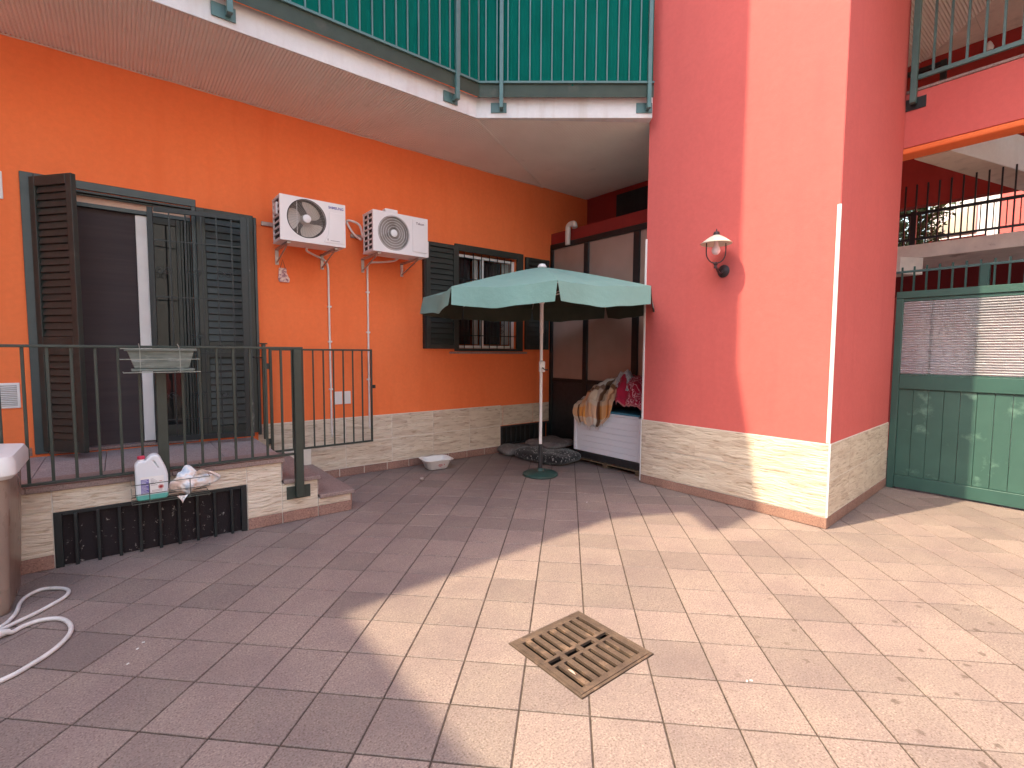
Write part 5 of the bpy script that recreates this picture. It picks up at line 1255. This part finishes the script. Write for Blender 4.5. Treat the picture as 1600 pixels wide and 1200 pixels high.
me = curve_solid([bodyp, hole[::-1]], .038, .012, mx, 'body'); me.materials.clear(); me.materials.append(M['bottle'])
ob = bpy.data.objects.new('body', me); COL.objects.link(ob); ob.parent = bt; ORG[ob.name] = ORG[bt.name].copy()
part('neck', MB().lathe([(.020, .70), (.020, .722)], (.098, 4.335, 0), 20), 'white', bt, smooth=True)
part('cap', MB().lathe([(.021, .7225), (.023, .725), (.023, .741), (.019, .744), (.0, .744)], (.098, 4.335, 0), 20), mat('pink_red_cap', (.62, .05, .10), None, 20, .4), bt, smooth=True)
yl_ = 4.283
part('label', MB().box(.088, yl_-.001, .478, .222, yl_, .600), 'white', bt)
part('label_blue_panel', MB().box(.089, yl_-.0016, .479, .135, yl_-.0011, .583), 'blue_text', bt)
lm = MB()
for k in range(11): lm.box(.092, yl_-.0021, .484+.009*k, .131-.012*((k*7) % 3)/2, yl_-.0017, .4865+.009*k)
part('label_print', lm, 'white', bt)
lm = MB()
for k in range(6): lm.box(.145, yl_-.0016, .535+.009*k, .182-.01*(k % 3), yl_-.0011, .5375+.009*k)
for k in range(2): lm.box(.15, yl_-.0016, .490+.008*k, .21, yl_-.0011, .4925+.008*k)
part('label_print', lm, 'grey_text', bt)
lm = MB()
for a in range(6): lm.obox((.203, yl_-.0014, .520), (.034, .0005, .004), ry=R(30*a))
lm.box(.195, yl_-.0016, .55, .213, yl_-.0011, .553); lm.box(.195, yl_-.0016, .56, .211, yl_-.0011, .563)
part('label_star', lm, 'red_text', bt)
def bagf(x0, x1, y0, y1, z0, zt, sd, tip=0):
    def f(u, v):
        a = u*2*math.pi; e = v*math.pi; x = (x0+x1)/2+(x1-x0)/2*math.sin(e)*math.cos(a); y = (y0+y1)/2+(y1-y0)/2*math.sin(e)*math.sin(a); z = (z0+zt)/2-(zt-z0)/2*math.cos(e)
        p = Vector((x*9+sd, y*9, z*9)); w_ = abs(noise.noise(p))*.07-.015+abs(noise.noise(p*2.3))*.03-.008
        d = Vector((x-(x0+x1)/2, y-(y0+y1)/2, (z-(z0+zt)/2)*1.3)); d = d.normalized() if d.length > 1e-6 else Vector((0, 0, 1))
        q = Vector((x, y, z))+d*w_
        if tip: q += Vector((.10, -.01, .02))*tip*max(0, math.cos(a))**6*math.sin(e)**3
        return q
    return f
bg_ = thing('crumpled_bag', 'crumpled white and tan plastic bag stuffed in the wire basket', 'bag', (.36, 4.34, .43))
part('bag', MB().grid(70, 40, bagf(.265, .475, 4.26, 4.43, .435, .585, 3, 1)), 'bag', bg_, smooth=True)
part('cloth_corner', MB().grid(12, 12, lambda u, v: (.29+.07*u+(.5-u)*.05*v, 4.228+.006*math.sin(u*9+v*4), .445-.06*v*(1-abs(u-.5)))), 'bag', bg_, smooth=True)
part('flap', MB().grid(20, 14, lambda u, v: (.40+.17*u, 4.27+.05*v+.02*math.sin(u*8), .575+.035*math.sin(u*3.0)-.05*u*u-.05*v*(1-u)+.01*math.sin(v*9+u*6))), 'bag', bg_, smooth=True)

# ------------------------------------------------------------------ bin and hose
bn = thing('waste_bin', 'tall brown bin with pale lid at the left edge', 'bin', (-.76, 4.1, 0))
def rbody(lv, c, n=6):
    rings = [[(c[0]+x, c[1]+y, z) for x, y in rrect(hx, hy, r, n)] for hx, hy, z, r in lv]; k_ = len(rings[0]); mb = MB(); fs = []
    for i in range(len(rings)-1):
        for k in range(k_): fs.append((i*k_+k, i*k_+(k+1) % k_, (i+1)*k_+(k+1) % k_, (i+1)*k_+k))
    fs.append(tuple(range(k_-1, -1, -1))); fs.append(tuple(range((len(rings)-1)*k_, len(rings)*k_))); mb.add([v for q in rings for v in q], fs); return mb
part('body', rbody([(.215, .235, .0, .05), (.22, .24, .02, .05), (.222, .242, .14, .05), (.226, .246, .145, .05), (.25, .258, .74, .055), (.25, .258, .80, .055)], (-.755, 4.10)), 'bin', bn, smooth=True)
part('lid', rbody([(.262, .27, .775, .05), (.285, .292, .80, .06), (.285, .292, .865, .06), (.27, .277, .90, .06), (.20, .21, .915, .05)], (-.755, 4.10)), 'white', bn, smooth=True)
hs = thing('garden_hose', 'white garden hose looped on the floor beside the bin', 'hose', (-.45, 3.7, 0))
hz = .0125
h1 = [(-.90, 3.30), (-.66, 3.53), (-.545, 3.69), (-.515, 3.78), (-.505, 3.86), (-.505, 3.97), (-.485, 4.06), (-.43, 4.125), (-.36, 4.095), (-.31, 4.04), (-.292, 3.975), (-.31, 3.905), (-.36, 3.835), (-.42, 3.765), (-.49, 3.70), (-.56, 3.63), (-.75, 3.47)]
h2 = [(-.80, 3.40), (-.62, 3.53), (-.53, 3.56), (-.49, 3.585), (-.455, 3.625), (-.39, 3.65), (-.315, 3.615), (-.272, 3.54), (-.252, 3.45), (-.258, 3.36), (-.288, 3.275), (-.33, 3.205), (-.38, 3.15), (-.425, 3.105), (-.475, 3.075), (-.60, 3.01), (-.95, 2.93)]
part('hose_loop', MB().tube(smoothpath([(a, b_, hz) for a, b_ in h1], 6), .0105, 10), 'hose', hs, smooth=True)
part('hose_loop', MB().tube(smoothpath([(a, b_, hz+(.020 if i < 3 else 0)) for i, (a, b_) in enumerate(h2)], 6), .0115, 10), 'hose', hs, smooth=True)
part('connector', MB().tube([(-.66, 3.50, .04), (-.60, 3.535, .036), (-.53, 3.57, .026), (-.50, 3.585, .02)], [.028, .028, .02, .013], 12), 'hose', hs, smooth=True)
# crumbs on the tiles
cb = MB(); rcb = random.Random(8)
for (x, y) in ((.02, 3.02), (.045, 3.07), (2.19, 1.01), (2.21, 1.0), (3.6, 3.3), (-.02, 2.9)): cb.obox((x, y, .003), (.012, .006, .003), rz=rcb.uniform(0, 3))
single('paper_scraps', cb, 'white', 'tiny white paper scraps scattered on the floor tiles', 'litter', kind='stuff')
